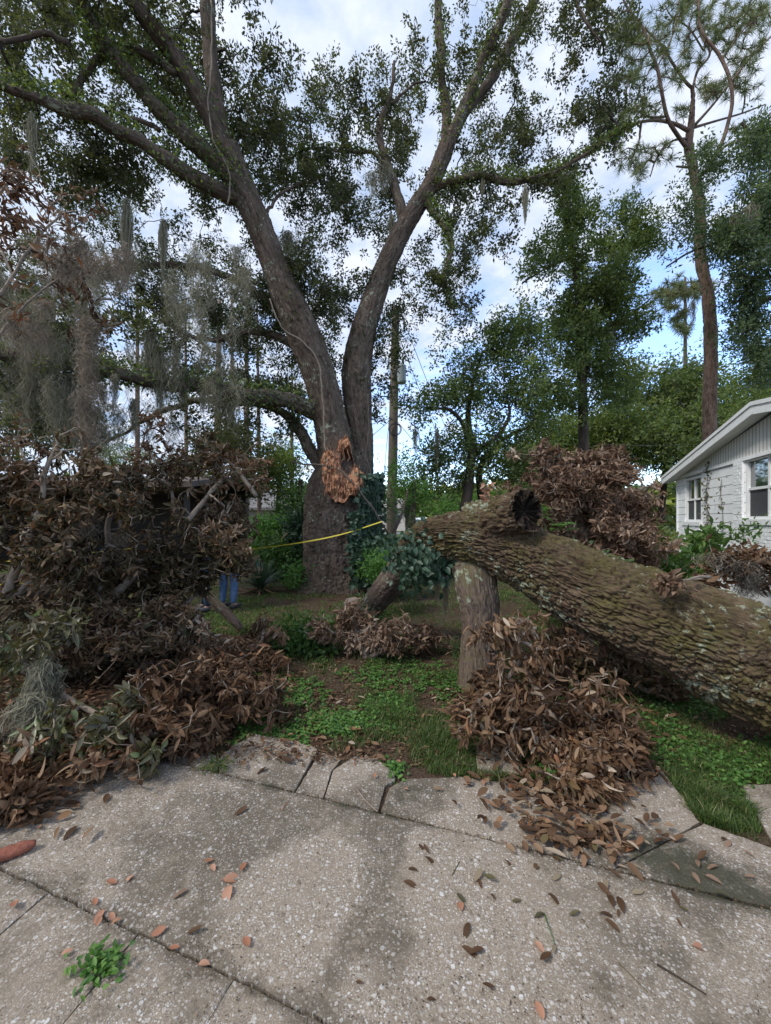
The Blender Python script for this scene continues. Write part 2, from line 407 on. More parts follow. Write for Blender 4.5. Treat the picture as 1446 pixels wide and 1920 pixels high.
M['weed'] = leaf_mat('weed_leaf', [(0, (0.045, 0.11, 0.025)), (0.5, (0.075, 0.17, 0.035)), (1, (0.15, 0.26, 0.06))], 0.35, 0.5, 0.3)
M['bush'] = leaf_mat('bush_leaf', [(0, (0.030, 0.070, 0.022)), (0.5, (0.065, 0.13, 0.032)), (0.85, (0.12, 0.20, 0.05)), (1, (0.22, 0.28, 0.08))], 0.38, 0.4, 0.45)
M['ivy'] = leaf_mat('ivy_leaf', [(0, (0.018, 0.042, 0.024)), (0.5, (0.034, 0.070, 0.040)), (1, (0.085, 0.13, 0.085))], 0.25, 0.4, 0.3)
M['fern'] = leaf_mat('fern_leaf', [(0, (0.06, 0.13, 0.035)), (0.5, (0.10, 0.19, 0.05)), (1, (0.17, 0.27, 0.08))], 0.4, 0.5, 0.3)
M['yucca'] = leaf_mat('yucca_leaf', [(0, (0.020, 0.040, 0.024)), (0.6, (0.045, 0.075, 0.045)), (0.9, (0.08, 0.11, 0.06)), (1, (0.26, 0.17, 0.09))], 0.15, 0.4, 0.5)

# ------------------------------------------------------------------ the ground
def ground_mat():
    m, nt, out = new_mat('ground_soil')
    pos = objpos(nt)
    n1 = noise(nt, pos, 0.9, 6, .6); n2 = noise(nt, pos, 9, 6, .7); n3 = noise(nt, pos, 60, 4, .7)
    soil = ramp(nt, n3, [(0.3, (0.035, 0.024, 0.016)), (0.5, (0.085, 0.056, 0.038)), (0.7, (0.16, 0.105, 0.075))])
    green = ramp(nt, n3, [(0.3, (0.028, 0.050, 0.014)), (0.7, (0.085, 0.13, 0.035))])
    far = mth(nt, 'MULTIPLY_ADD', N(nt, 'ShaderNodeSeparateXYZ').outputs[1], 0.0, 0.0)
    sx = N(nt, 'ShaderNodeSeparateXYZ'); nt.links.new(pos, sx.inputs[0])
    far = mth(nt, 'MULTIPLY_ADD', sx.outputs['Y'], 0.045, -0.25, clamp=True)
    f = mth(nt, 'ADD', mth(nt, 'MULTIPLY_ADD', n1, 2.2, -1.15), mth(nt, 'MULTIPLY_ADD', n2, 1.0, -0.4))
    f = mth(nt, 'ADD', f, far, clamp=True)
    c = mixc(nt, f, soil, green)
    p = N(nt, 'ShaderNodeBsdfPrincipled'); nt.links.new(c, p.inputs['Base Color']); p.inputs['Roughness'].default_value = 0.95
    p.inputs['Specular IOR Level'].default_value = 0.1
    nt.links.new(bump(nt, mth(nt, 'ADD', n3, mth(nt, 'MULTIPLY', n2, 2)), 0.8, 0.03), p.inputs['Normal'])
    nt.links.new(p.outputs[0], out.inputs[0]); return m
g = Geo()
xs = np.unique(np.concatenate([np.linspace(-9, 9, 150), -np.geomspace(9, 400, 26), np.geomspace(9, 400, 26)]))
ys = np.unique(np.concatenate([np.linspace(-6, 14, 160), np.geomspace(14, 500, 30), [-60, -20]]))
X, Y = np.meshgrid(xs, ys); q = np.stack([X.ravel(), Y.ravel(), np.zeros(X.size)], 1)
def gz(x, y):
    q = np.stack([np.asarray(x, float) * 0.8, np.asarray(y, float) * 0.8, np.zeros(np.size(x))], 1)
    w = np.clip((np.asarray(y) + 0.34 * np.asarray(x) - 2.55) / 1.0, 0, 1)
    return (fbm(q, 3, 3) - 0.5) * 0.10 * w - 0.006 + 0.006 * (1 - w)
q[:, 2] = gz(q[:, 0], q[:, 1])
idx = np.arange(X.size).reshape(X.shape)
g.add(q, np.stack([idx[:-1, :-1], idx[:-1, 1:], idx[1:, 1:], idx[1:, :-1]], -1).reshape(-1, 4))
tag(g.build('ground', ground_mat()), kind='structure')

# ------------------------------------------------------------------ concrete slabs
def concrete_mat():
    m, nt, out = new_mat('pebbled_concrete')
    pos = objpos(nt)
    stain = attr(nt, 'rnd')
    wob = N(nt, 'ShaderNodeTexNoise'); wob.inputs['Scale'].default_value = 40; nt.links.new(pos, wob.inputs['Vector'])
    vv = N(nt, 'ShaderNodeVectorMath', operation='MULTIPLY_ADD'); nt.links.new(wob.outputs['Color'], vv.inputs[0])
    vv.inputs[1].default_value = (.012, .012, .012); nt.links.new(pos, vv.inputs[2])
    def peb(scale, thr, lo, hi, seed):
        mp = N(nt, 'ShaderNodeMapping'); mp.inputs['Location'].default_value = (seed, seed * 1.7, 0); mp.inputs['Scale'].default_value = (1, 1, 0.01)
        mp.inputs['Rotation'].default_value = (0, 0, seed)
        nt.links.new(vv.outputs[0], mp.inputs[0])
        a = N(nt, 'ShaderNodeTexVoronoi', voronoi_dimensions='2D'); a.inputs['Scale'].default_value = scale; nt.links.new(mp.outputs[0], a.inputs['Vector'])
        s = N(nt, 'ShaderNodeSeparateColor'); nt.links.new(a.outputs['Color'], s.inputs[0])
        size = mth(nt, 'MULTIPLY_ADD', s.outputs[1], hi - lo, lo)
        keep = mth(nt, 'GREATER_THAN', s.outputs[0], thr)
        inside = mth(nt, 'MULTIPLY', mth(nt, 'SUBTRACT', size, a.outputs['Distance']), 9.0, clamp=True)
        return mth(nt, 'MULTIPLY', inside, keep), s.outputs[2]
    p1, c1 = peb(47, 0.45, 0.16, 0.46, 0.0)
    p2, c2 = peb(92, 0.35, 0.18, 0.50, 3.1)
    p3, c3 = peb(190, 0.40, 0.2, 0.5, 5.7)
    nb = noise(nt, pos, 1.6, 6, .62, .3); nf = noise(nt, pos, 22, 6, .7); nb3 = noise(nt, pos, 11, 9, .72, .5); nff = noise(nt, pos, 160, 4, .7); nb2 = noise(nt, pos, 4.5, 6, .7, .4)
    base = ramp(nt, nff, [(0.3, (0.15, 0.118, 0.086)), (0.7, (0.29, 0.24, 0.185))])
    base = mixc(nt, mth(nt, 'MULTIPLY_ADD', nf, 1.8, -0.6, clamp=True), base, mixc(nt, 1.0, base, (1.5, 1.47, 1.42), 'MULTIPLY'))
    worn = mth(nt, 'MULTIPLY_ADD', nb2, 5, -2.35, clamp=True)         # patches where paste covers the pebbles
    vis = mth(nt, 'SUBTRACT', 0.86, mth(nt, 'MULTIPLY', worn, 0.72))
    pc = lambda c: ramp(nt, c, [(0.0, (0.16, 0.125, 0.09)), (0.3, (0.33, 0.28, 0.225)), (0.7, (0.48, 0.44, 0.39)), (1.0, (0.62, 0.59, 0.55))])
    c = mixc(nt, mth(nt, 'MULTIPLY', p3, mth(nt, 'MULTIPLY', vis, 0.75)), base, pc(c3))
    c = mixc(nt, mth(nt, 'MULTIPLY', p2, vis), c, pc(c2))
    c = mixc(nt, mth(nt, 'MULTIPLY', p1, vis), c, pc(c1))
    # grime and moss, only where the slab carries it
    sf = mth(nt, 'ADD', mth(nt, 'MULTIPLY', stain, 2.2), mth(nt, 'ADD', mth(nt, 'MULTIPLY_ADD', nb, 4.0, -1.82), mth(nt, 'MULTIPLY_ADD', nb2, 2.6, -1.22)), clamp=True)
    sf = mth(nt, 'ADD', sf, mth(nt, 'MULTIPLY', mth(nt, 'MULTIPLY_ADD', nb3, 3.4, -1.75), mth(nt, 'MULTIPLY_ADD', sf, .6, .35)), clamp=True)
    sf = mth(nt, 'MULTIPLY', sf, mth(nt, 'MULTIPLY_ADD', nf, 0.9, 0.5, clamp=True))
    sf = mth(nt, 'MULTIPLY', sf, mth(nt, 'MULTIPLY_ADD', mth(nt, 'MAXIMUM', p1, p2), -0.5, 1.0))
    c = mixc(nt, mth(nt, 'MULTIPLY', sf, 0.85), c, mixc(nt, nf, (0.062, 0.050, 0.034), (0.12, 0.10, 0.072)))
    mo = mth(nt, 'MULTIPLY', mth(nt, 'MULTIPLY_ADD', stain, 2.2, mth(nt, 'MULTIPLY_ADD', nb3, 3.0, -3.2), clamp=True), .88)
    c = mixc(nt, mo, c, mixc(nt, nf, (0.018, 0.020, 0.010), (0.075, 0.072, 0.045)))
    p = N(nt, 'ShaderNodeBsdfPrincipled'); nt.links.new(c, p.inputs['Base Color']); p.inputs['Roughness'].default_value = 0.85
    p.inputs['Specular IOR Level'].default_value = 0.3
    h = mth(nt, 'ADD', mth(nt, 'MULTIPLY', mth(nt, 'ADD', p1, mth(nt, 'MULTIPLY', p2, .6)), vis), mth(nt, 'MULTIPLY', nff, 0.9))
    h = mth(nt, 'ADD', h, mth(nt, 'MULTIPLY', nf, 1.5))
    nt.links.new(bump(nt, h, 0.75, 0.004), p.inputs['Normal'])
    nt.links.new(p.outputs[0], out.inputs[0]); return m
CONC = concrete_mat()
# stain blobs (pixels of the photo turned into places on the slab): u, v, radius m, aspect, angle deg, amount
STAINS = [(500, 1520, .22, 1, 0, .5), (420, 1600, .20, 1, 0, .45), (560, 1540, .16, 1, 0, .5), (300, 1640, .16, 1, 0, .35), (730, 1580, .10, 1, 0, .6),
          (700, 1640, .12, 1, 0, .55), (690, 1700, .10, 1, 0, .5), (660, 1780, .08, 1, 0, .5), (620, 1840, .06, 1, 0, .4), (750, 1760, .08, 1, 0, .35),
          (750, 1500, .22, 1, 0, .8), (800, 1480, .2, 1, 0, .45), (1230, 1615, .12, 1, 0, 1.1), (1300, 1640, .12, 1, 0, 1.4), (1370, 1662, .10, 1, 0, 1.4), (1425, 1685, .07, 1, 0, 1.4),
          (1200, 1590, .18, 1, 0, .5), (540, 1425, .09, 1, 0, .7), (640, 1520, .08, 1, 0, .5), (1230, 1790, .10, 1, 0, .3), (1100, 1850, .08, 1, 0, .25),
          (510, 1470, .12, 1, 0, .5), (690, 1560, .15, 1, 0, .3), (730, 1820, .07, 1, 0, .3), (1330, 1700, .12, 1, 0, .3)]
SB = [(PG(u, v)[:2], r, a) for u, v, r, _, _, a in STAINS]
PALE = [(PG(u, v)[:2], r, a) for u, v, r, a in [(600, 1650, .2, .5), (900, 1560, .2, .45), (820, 1640, .2, .4), (980, 1800, .2, .3), (520, 1780, .15, .35), (640, 1460, .15, .3)]]
def stain_at(x, y):
    s = np.zeros(len(x))
    for c, r, a in SB: s += a * np.exp(-((x - c[0]) ** 2 + (y - c[1]) ** 2) / (2 * (r * .75) ** 2))
    for c, r, a in PALE: s -= a * np.exp(-((x - c[0]) ** 2 + (y - c[1]) ** 2) / (2 * r ** 2))
    return np.clip(s, -0.6, 1.2)
G2 = lambda u, v, z=0.03: PG(u, v, z)[:2]
A0, A1 = G2(330, 1430), G2(1446, 1705); B0, B1 = G2(0, 1622), G2(612, 1910)
def slab(name, poly, top=0.03, thick=0.09, tilt=(0, 0), edge=None, jit=0.006):
    """poly: list of ground points xy, counter clockwise; rough broken edges"""
    pts = []
    n = len(poly)
    for i in range(n):
        a, b = np.array(poly[i]), np.array(poly[(i + 1) % n]); L = np.linalg.norm(b - a); k = max(1, int(L / 0.03))
        for j in range(k):
            q = a + (b - a) * j / k
            if L > 0.06:
                nz = (fbm(np.array([[q[0] * 9, q[1] * 9, 0.3]]), 3, 21)[0] - .5) * 1.6 * jit + (fbm(np.array([[q[0] * 30, q[1] * 30, 0.3]]), 2, 5)[0] - .5) * 2 * jit
                nr = np.array([b[1] - a[1], a[0] - b[0]]) / L
                q = q + nr * nz
            pts.append(q)
    bm = bmesh.new()
    tv = [bm.verts.new((p[0], p[1], top)) for p in pts]
    f = bm.faces.new(tv); f.normal_update()
    if f.normal.z < 0: f.normal_flip()
    lo = np.min(pts, 0); hi = np.max(pts, 0); st = 0.05
    for ax in (0, 1):
        c = math.ceil(lo[ax] / st) * st
        while c < hi[ax]:
            co = (c, 0, 0) if ax == 0 else (0, c, 0); no = (1, 0, 0) if ax == 0 else (0, 1, 0)
            bmesh.ops.bisect_plane(bm, geom=bm.verts[:] + bm.edges[:] + bm.faces[:], dist=1e-5, plane_co=co, plane_no=no)
            c += st
    bnd = [e for e in bm.edges if e.is_boundary]
    bv = set(v for e in bnd for v in e.verts)
    r = bmesh.ops.extrude_edge_only(bm, edges=bnd)
    for v in r['geom']:
        if isinstance(v, bmesh.types.BMVert): v.co.z -= 0.012; v.co.xy = v.co.xy
    nv = [v for v in r['geom'] if isinstance(v, bmesh.types.BMVert)]
    for v in bv: v.co.z -= 0.004
    ne = [e for e in r['geom'] if isinstance(e, bmesh.types.BMEdge)]
    r2 = bmesh.ops.extrude_edge_only(bm, edges=[e for e in ne if e.is_boundary])
    for v in r2['geom']:
        if isinstance(v, bmesh.types.BMVert): v.co.z -= thick - 0.012
    cxy = np.mean(pts, 0)
    me = bpy.data.meshes.new(name)
    for v in bm.verts: v.co.z += (v.co.x - cxy[0]) * tilt[0] + (v.co.y - cxy[1]) * tilt[1]
    bmesh.ops.recalc_face_normals(bm, faces=bm.faces[:])
    bm.to_mesh(me); bm.free()
    co = np.zeros(len(me.vertices) * 3, np.float32); me.vertices.foreach_get('co', co); co = co.reshape(-1, 3)
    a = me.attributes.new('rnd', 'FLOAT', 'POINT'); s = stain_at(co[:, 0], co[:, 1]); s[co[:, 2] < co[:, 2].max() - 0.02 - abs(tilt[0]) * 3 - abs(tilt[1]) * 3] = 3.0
    for (ja, jb) in ((A0, A1), (B0, B1)):
        jn = np.array([jb[1] - ja[1], ja[0] - jb[0]]) / np.linalg.norm(jb - ja); dj = np.abs((co[:, :2] - ja) @ jn); s = s + .55 * np.exp(-(dj / .03) ** 2)
    a.data.foreach_set('value', s.astype(np.float32))
    me.materials.append(CONC)
    o = bpy.data.objects.new(name, me); COL.objects.link(o); tag(o, kind='structure'); return o
G2 = lambda u, v, z=0.03: PG(u, v, z)[:2]
A0, A1 = G2(330, 1430), G2(1446, 1705)          # far joint of the big slab
B0, B1 = G2(0, 1622), G2(612, 1910)             # near joint
da = (A1 - A0) / np.linalg.norm(A1 - A0); db = (B1 - B0) / np.linalg.norm(B1 - B0)
slab('driveway_slab', [A0 - da * 1.6, B0 - db * 0.9, B1 + db * 2.5, A1 + da * 1.4][::1], 0.03)
nrm = np.array([da[1], -da[0]]); 
if nrm[1] > 0: nrm = -nrm
ng = nrm * 0.009
# near row, split by cross joints
j1a, j1b = G2(262, 1745), G2(110, 1925)
j2a, j2b = G2(440, 1829), G2(360, 1960)
j0a, j0b = G2(95, 1667), G2(-60, 1800)
ext = lambda a, b, k: a + (b - a) * k
gp = db * 0.006
slab('driveway_slab', [B0 - db * 0.9 + ng, j0a + ng - gp * .5, ext(j0a, j0b, 3.5) - gp * .5, B0 - db * 1.6 + nrm * 1.2][::1], 0.026)
slab('driveway_slab', [j0a + ng + gp * .5, j1a + ng - gp, ext(j1a, j1b, 3.2) - gp, ext(j0a, j0b, 3.5) + gp * .5], 0.024)
slab('driveway_slab', [j1a + ng + gp, j2a + ng - gp * .3, ext(j2a, j2b, 3.2) - gp * .3, ext(j1a, j1b, 3.2) + gp], 0.028)
slab('driveway_slab', [j2a + ng + gp * .4, B1 + db * 2.5 + ng, B1 + db * 2.5 + nrm * 1.2, ext(j2a, j2b, 3.2) + gp * .4], 0.025)
# broken strip beyond the far joint
fg = -nrm * 0.022
def LA(t): return A0 + (A1 - A0) * t + fg          # t along far joint
def tA(u):                                          # parameter of the joint at pixel column u
    v = 1430 + (1705 - 1430) * (u - 330) / (1446 - 330); q = G2(u, v); return np.dot(q - A0, A1 - A0) / np.dot(A1 - A0, A1 - A0)
slab('pavement_slab', [LA(-.25), G2(250, 1398), G2(372, 1398), G2(405, 1412), LA(tA(405))], 0.018)
slab('pavement_slab', [LA(tA(408)), G2(409, 1420), G2(440, 1392), G2(482, 1374), G2(560, 1388), G2(596, 1402), LA(tA(548))], 0.022, tilt=(0.01, .01))
slab('pavement_slab', [LA(tA(551)), G2(600, 1405), G2(640, 1418), G2(622, 1440), LA(tA(602))], 0.016, tilt=(0, -.01))
slab('pavement_slab', [LA(tA(605)), G2(625, 1440), G2(664, 1414), G2(706, 1418), G2(735, 1440), G2(742, 1456), G2(722, 1470), LA(tA(705))], 0.020)
slab('pavement_slab', [LA(tA(712)), G2(730, 1473), G2(760, 1456), G2(862, 1452), G2(985, 1466), G2(1190, 1430), G2(1236, 1432), G2(1312, 1536), LA(tA(1150))], 0.018)
slab('pavement_slab', [LA(tA(1156)), G2(1320, 1541), G2(1460, 1590), G2(1640, 1660), LA(1.25)], 0.024)
slab('pavement_slab', [G2(892, 1402), G2(900, 1382), G2(960, 1380), G2(975, 1448), G2(895, 1440)], 0.03)
slab('pavement_slab', [G2(1385, 1466), G2(1560, 1458), G2(1620, 1600), G2(1455, 1580)], 0.012)

# ------------------------------------------------------------------ the big live oak
def px_path(rows):
    """rows (u, v, depth, half width px) -> points, radii in metres"""
    return np.array([P(u, v, d) for u, v, d, _ in rows]), np.array([w / F * d for _, _, d, w in rows])
def bark_disp(amp, fs, fz, seed, lumps=0.03):
    def f(bk, s, th):
        R_ = np.hypot(bk[:, 0], bk[:, 1]); an = s * .5 / np.maximum(R_, .05) * .25
        bt = np.stack([bk[:, 0] * np.cos(an) - bk[:, 1] * np.sin(an), bk[:, 0] * np.sin(an) + bk[:, 1] * np.cos(an), bk[:, 2]], 1)
        q = bt * np.array([fs, fs, fz]); w = np.stack([fbm(bk * 7, 3, seed + 3 + i) - .5 for i in range(3)], 1) * 2.6
        e, idv = voro(q + w, seed)
        ridge = 1 - np.abs(2 * fbm(bt * np.array([fs * .8, fs * .8, fz * .38]) + w * .6, 4, seed + 13, .55) - 1) * 3.2
        ridge = np.clip(1 - ridge, 0, 1)
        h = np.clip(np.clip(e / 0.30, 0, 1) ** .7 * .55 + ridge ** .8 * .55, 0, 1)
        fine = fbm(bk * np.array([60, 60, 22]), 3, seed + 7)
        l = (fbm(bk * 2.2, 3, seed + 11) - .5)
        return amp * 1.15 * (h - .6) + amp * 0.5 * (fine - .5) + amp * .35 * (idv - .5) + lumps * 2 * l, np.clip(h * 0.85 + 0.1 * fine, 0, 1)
    return f
oak_rows_trunk = [(641, 1112, 9.7, 86), (641, 1095, 9.7, 78), (639, 1070, 9.7, 70), (638, 1030, 9.7, 66), (637, 985, 9.7, 66), (638, 940, 9.7, 65), (642, 910, 9.7, 60), (650, 880, 9.75, 46), (655, 850, 9.8, 30)]
oak_limbs = {
 'left': [(640, 960, 9.65, 42), (634, 880, 9.6, 36), (622, 800, 9.55, 31), (602, 715, 9.45, 29), (572, 630, 9.35, 31), (538, 555, 9.25, 28), (510, 485, 9.15, 24), (480, 410, 9.05, 23), (452, 345, 9.0, 23), (428, 280, 8.9, 22)],
 'left_c': [(440, 330, 8.95, 24), (410, 250, 8.8, 22), (375, 185, 8.6, 21), (335, 110, 8.4, 20), (290, 50, 8.2, 18), (245, -10, 8.0, 16), (200, -80, 7.8, 14)],
 'left_d': [(420, 270, 8.9, 22), (402, 190, 8.9, 18), (392, 100, 8.9, 17), (385, 0, 8.9, 15), (380, -90, 8.9, 12)],
 'left_b': [(462, 372, 9.0, 22), (415, 315, 8.7, 21), (350, 255, 8.4, 20), (300, 205, 8.2, 17), (235, 130, 7.9, 16), (180, 70, 7.7, 14), (150, 0, 7.5, 12), (110, -80, 7.3, 10)],
 'left_a': [(450, 372, 9.0, 20), (400, 352, 8.7, 18), (335, 318, 8.4, 17), (270, 268, 8.1, 15), (200, 225, 7.8, 15), (130, 195, 7.5, 14), (60, 172, 7.3, 11), (-40, 150, 7.1, 8)],
 'left_e': [(330, 140, 8.4, 10), (290, 108, 8.3, 9), (235, 95, 8.1, 8), (190, 110, 8.0, 8), (150, 150, 7.9, 7), (130, 180, 7.8, 6)],
 'left_f': [(300, 245, 8.3, 6), (270, 225, 8.2, 5), (215, 205, 8.1, 4), (170, 190, 8.0, 4)],
 'left_g': [(130, 80, 7.6, 7), (60, 65, 7.4, 6), (-20, 85, 7.2, 5)],
 'right': [(668, 960, 9.85, 30), (674, 880, 9.9, 26), (674, 800, 9.9, 24), (669, 700, 9.95, 27), (682, 620, 10.0, 23), (706, 545, 10.1, 20), (733, 475, 10.2, 18), (768, 410, 10.3, 16), (808, 345, 10.4, 15), (832, 290, 10.5, 15), (846, 250, 10.5, 13)],
 'right_up': [(834, 300, 10.5, 12), (836, 220, 10.5, 11), (830, 130, 10.5, 10), (824, 50, 10.5, 9), (818, -60, 10.5, 8)],
 'right_b': [(840, 270, 10.5, 14), (872, 200, 10.3, 12), (905, 120, 10.1, 11), (935, 50, 9.9, 10), (965, -30, 9.7, 9)],
 'right_c': [(838, 285, 10.6, 10), (870, 215, 10.9, 11), (920, 145, 11.2, 11), (960, 80, 11.4, 11), (1000, 10, 11.6, 10), (1040, -60, 11.8, 9)],
 'right_br': [(800, 360, 10.4, 9), (850, 342, 10.2, 8), (890, 330, 10.0, 9), (950, 334, 9.9, 8), (1020, 328, 9.8, 6), (1080, 300, 9.7, 4), (1140, 262, 9.6, 3), (1190, 235, 9.6, 2)],
 'right_dn': [(798, 375, 10.3, 9), (820, 405, 10.1, 8), (838, 440, 10.0, 7), (842, 490, 9.9, 5), (832, 540, 9.9, 3), (850, 580, 9.9, 2)],
 'mid': [(760, 425, 10.3, 13), (752, 385, 10.4, 12), (738, 340, 10.5, 11), (722, 305, 10.6, 10), (712, 250, 10.7, 7), (730, 190, 10.7, 5), (742, 110, 10.8, 3)],
 'mid_l': [(722, 310, 10.6, 6), (690, 285, 10.6, 6), (640, 285, 10.5, 5), (580, 278, 10.4, 4), (540, 300, 10.3, 3)],
 'mid_r': [(735, 195, 10.7, 3), (770, 165, 10.7, 2.5), (800, 150, 10.7, 2)],
 'cr': [(500, 400, 9.1, 6), (515, 365, 9.3, 5), (545, 345, 9.5, 4), (600, 340, 9.7, 3)],
 'low': [(605, 775, 9.6, 26), (570, 762, 9.3, 20), (520, 748, 8.9, 17), (450, 738, 8.3, 16), (380, 722, 7.8, 15), (300, 718, 7.3, 14), (220, 705, 6.9, 14), (150, 690, 6.6, 14), (60, 680, 6.3, 13), (-60, 660, 6.1, 10)],
 'low2': [(612, 890, 9.6, 24), (590, 855, 9.6, 22), (555, 800, 9.6, 18), (510, 765, 9.7, 15), (430, 752, 9.9, 13), (340, 758, 10.1, 9), (270, 790, 10.3, 6), (190, 830, 10.5, 4)],
 'back': [(545, 600, 9.5, 14), (490, 555, 9.9, 12), (400, 510, 10.3, 11), (320, 497, 10.6, 10), (250, 502, 10.8, 9), (180, 520, 11.0, 8), (90, 560, 11.2, 5)],
 'back2': [(580, 690, 9.6, 16), (540, 640, 10.0, 14), (470, 620, 10.4, 11), (390, 640, 10.8, 8), (300, 600, 11.2, 5)],
 'topr': [(1040, -60, 9.5, 4), (1080, 10, 9.4, 4), (1100, 50, 9.3, 3), (1130, 80, 9.3, 2)],
}
oak_base = P(641, 1095, 9.7); oak_base[2] = 0
oak = thing('live_oak', oak_base, 'huge forked live oak with an orange torn wound on its furrowed trunk', 'tree')
g = Geo()
pts, rad = px_path(oak_rows_trunk); pts, rad = smooth_path(pts, rad, 0.02)
def oak_trunk_disp(bk, s, th):
    d, h = bark_disp(0.060, 11, 1.9, 3, 0.05)(bk, s, th)
    z = np.clip(1 - s / 0.9, 0, 1)
    return d + z ** 2 * 0.10 * (np.cos(th * 5 + 1) + np.cos(th * 3)), h
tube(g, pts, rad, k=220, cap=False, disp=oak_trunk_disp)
g.build('trunk', M['oak_bark'], oak)
g = Geo(); oak_sk = []
for nm, rows in oak_limbs.items():
    pts, rad = px_path(rows)
    if nm not in ('left', 'right'): rad = rad * (.55 if nm in ('back', 'back2', 'low2', 'cr', 'mid_l') else .8)
    big = rad.max() > 0.3
    pts, rad = smooth_path(pts, rad, 0.035 if big else 0.10)
    if nm != 'left' and nm != 'right': pts[3:] += (np.stack([fbm(pts[3:] * 1.3, 3, s) for s in (1, 2, 3)], 1) - .5) * 0.25
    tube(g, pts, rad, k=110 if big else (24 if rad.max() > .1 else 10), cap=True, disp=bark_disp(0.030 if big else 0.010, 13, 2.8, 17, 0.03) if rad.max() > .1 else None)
    oak_sk.append((pts[::4], rad[::4]))
g.build('limb', M['oak_bark'], oak)

OAKMAP = [
 "768887765710" "000000002145" "556643",
 "755688876610" "000000002136" "345653",
 "643688766782" "310004630455" "115510",
 "866665766683" "745436745555" "103430",
 "777654567467" "866767743655" "102443",
 "876555556438" "888778751355" "546665",
 "886887544348" "876447864266" "643463",
 "787888664335" "888767651487" "555310",
 "545678654324" "587656313585" "441000",
 "333365433335" "254453533674" "100000",
 "333334333555" "563135312552" "000000",
 "444444444566" "466125133535" "000000",
 "445555666777" "457344415500" "000000",
 "665566677778" "557653656500" "000000",
 "777777677778" "668745663600" "000000",
 "777776577778" "756655410000" "000000",
 "776777667778" "754555400000" "000000",
 "887777677888" "765343200000" "000000",
 "666655444555" "743333100000" "000000",
 "555531124444" "332222000000" "000000",
 "555420123334" "332220000000" "000000"]
skp = np.vstack([a for a, _ in oak_sk]); sku, skv = proj(skp)
T = []
for r, row in enumerate(OAKMAP):
    for c, ch in enumerate(row):
        dn = int(ch)
        if not dn: continue
        n = rng.poisson((dn * 0.36 if c < 12 else dn * .42) if dn > 2 else 0.4)
        for _ in range(n):
            u = (c + rng.random()) * 40; v = (r + rng.random()) * 40
            j = np.argsort((sku - u) ** 2 + (skv - v) ** 2)[:6]; d = skp[rng.choice(j), 1] + abs(rng.normal()) * 0.9 - .12
            if c < 12 and r < 12: d += rng.choice([0.2, .4, .8, 1.6])
            T.append(P(u, v, max(d, 5.5)))
for _ in range(60):      # canopy that carries on above the frame
    T.append(P(rng.uniform(-60, 480), rng.uniform(-260, 0), rng.uniform(6.5, 9.5)))
T = np.array(T)
g = Geo(); ends = grow(g, oak_sk, T, tip=0.006, seg=0.2, wig=0.06, rmax=0.05, k=4)
g.build('twigs', M['oak_twig'], oak)
g = Geo()
clump_leaves(g, T, 6, 30, 0.155, 0.052, 0.080, 0.048)
clump_leaves(g, T[rng.random(len(T)) < .5], 3, 22, 0.25, 0.042, 0.075, 0.044)
g.build('crown', M['oak_leaf'], oak)
print('oak clumps', len(T))

# torn wound on the trunk: a hollow of splintered wood
def wood_mat():
    m, nt, out = new_mat('torn_wood')
    pos = objpos(nt); st = vmap(nt, pos, (1, 1, 0.12))
    n1 = noise(nt, st, 38, 5, .65, .8); n2 = noise(nt, pos, 7, 5, .7)
    c = ramp(nt, mth(nt, 'ADD', mth(nt, 'MULTIPLY', n1, .6), mth(nt, 'MULTIPLY', n2, .5)), [(0.36, (0.10, 0.032, 0.02)), (0.46, (0.19, 0.065, 0.036)), (0.57, (0.40, 0.195, 0.10)), (0.75, (0.60, 0.41, 0.25))])
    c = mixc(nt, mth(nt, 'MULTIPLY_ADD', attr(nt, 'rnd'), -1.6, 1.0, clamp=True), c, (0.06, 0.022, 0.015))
    p = N(nt, 'ShaderNodeBsdfPrincipled'); nt.links.new(c, p.inputs['Base Color']); p.inputs['Roughness'].default_value = 0.85
    nt.links.new(bump(nt, n1, 0.8, 0.02), p.inputs['Normal']); nt.links.new(p.outputs[0], out.inputs[0]); return m
WOOD = wood_mat()
g = Geo()
outl = np.array([(601, 858), (612, 846), (628, 838), (636, 822), (648, 812), (656, 830), (660, 862), (672, 880), (686, 890), (685, 908), (672, 932), (655, 928), (645, 942), (628, 942), (612, 925), (603, 900), (600, 878)], float)
def inpoly(u, v, pl):
    c = np.zeros(len(u), bool); j = len(pl) - 1
    for i in range(len(pl)):
        xi, yi = pl[i]; xj, yj = pl[j]
        hit = ((yi > v) != (yj > v)) & (u < (xj - xi) * (v - yi) / (yj - yi + 1e-9) + xi); c ^= hit; j = i
    return c
nu, nv = 130, 170
U, V = np.meshgrid(np.linspace(596, 690, nu), np.linspace(806, 948, nv)); Uf, Vf = U.ravel(), V.ravel()
jw = (fbm(np.stack([Uf * .12, Vf * .05, Uf * 0], 1), 3, 8) - .5) * 14
ins = inpoly(Uf + jw, Vf + jw * .6, outl)
R = np.interp(Vf, [800, 860, 900, 940], [.66, .76, .88, .97]); cxm = (Uf - 640) / F * 9.7
dep = 9.7 - np.sqrt(np.maximum(R ** 2 - cxm ** 2, .02))
fib = .6 * fbm(np.stack([Uf * .40, Vf * .05, Uf * 0], 1), 4, 31) + .4 * fbm(np.stack([Uf * .22 + Vf * .05, Vf * .14, Uf * 0], 1), 4, 35); chunk = fbm(np.stack([Uf * .09, Vf * .06, Uf * 0], 1), 3, 41)
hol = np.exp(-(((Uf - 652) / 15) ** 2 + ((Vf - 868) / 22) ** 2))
dep = dep - 0.07 - (fib - .5) * 0.30 - (chunk - .5) * 0.42 + hol * 0.45
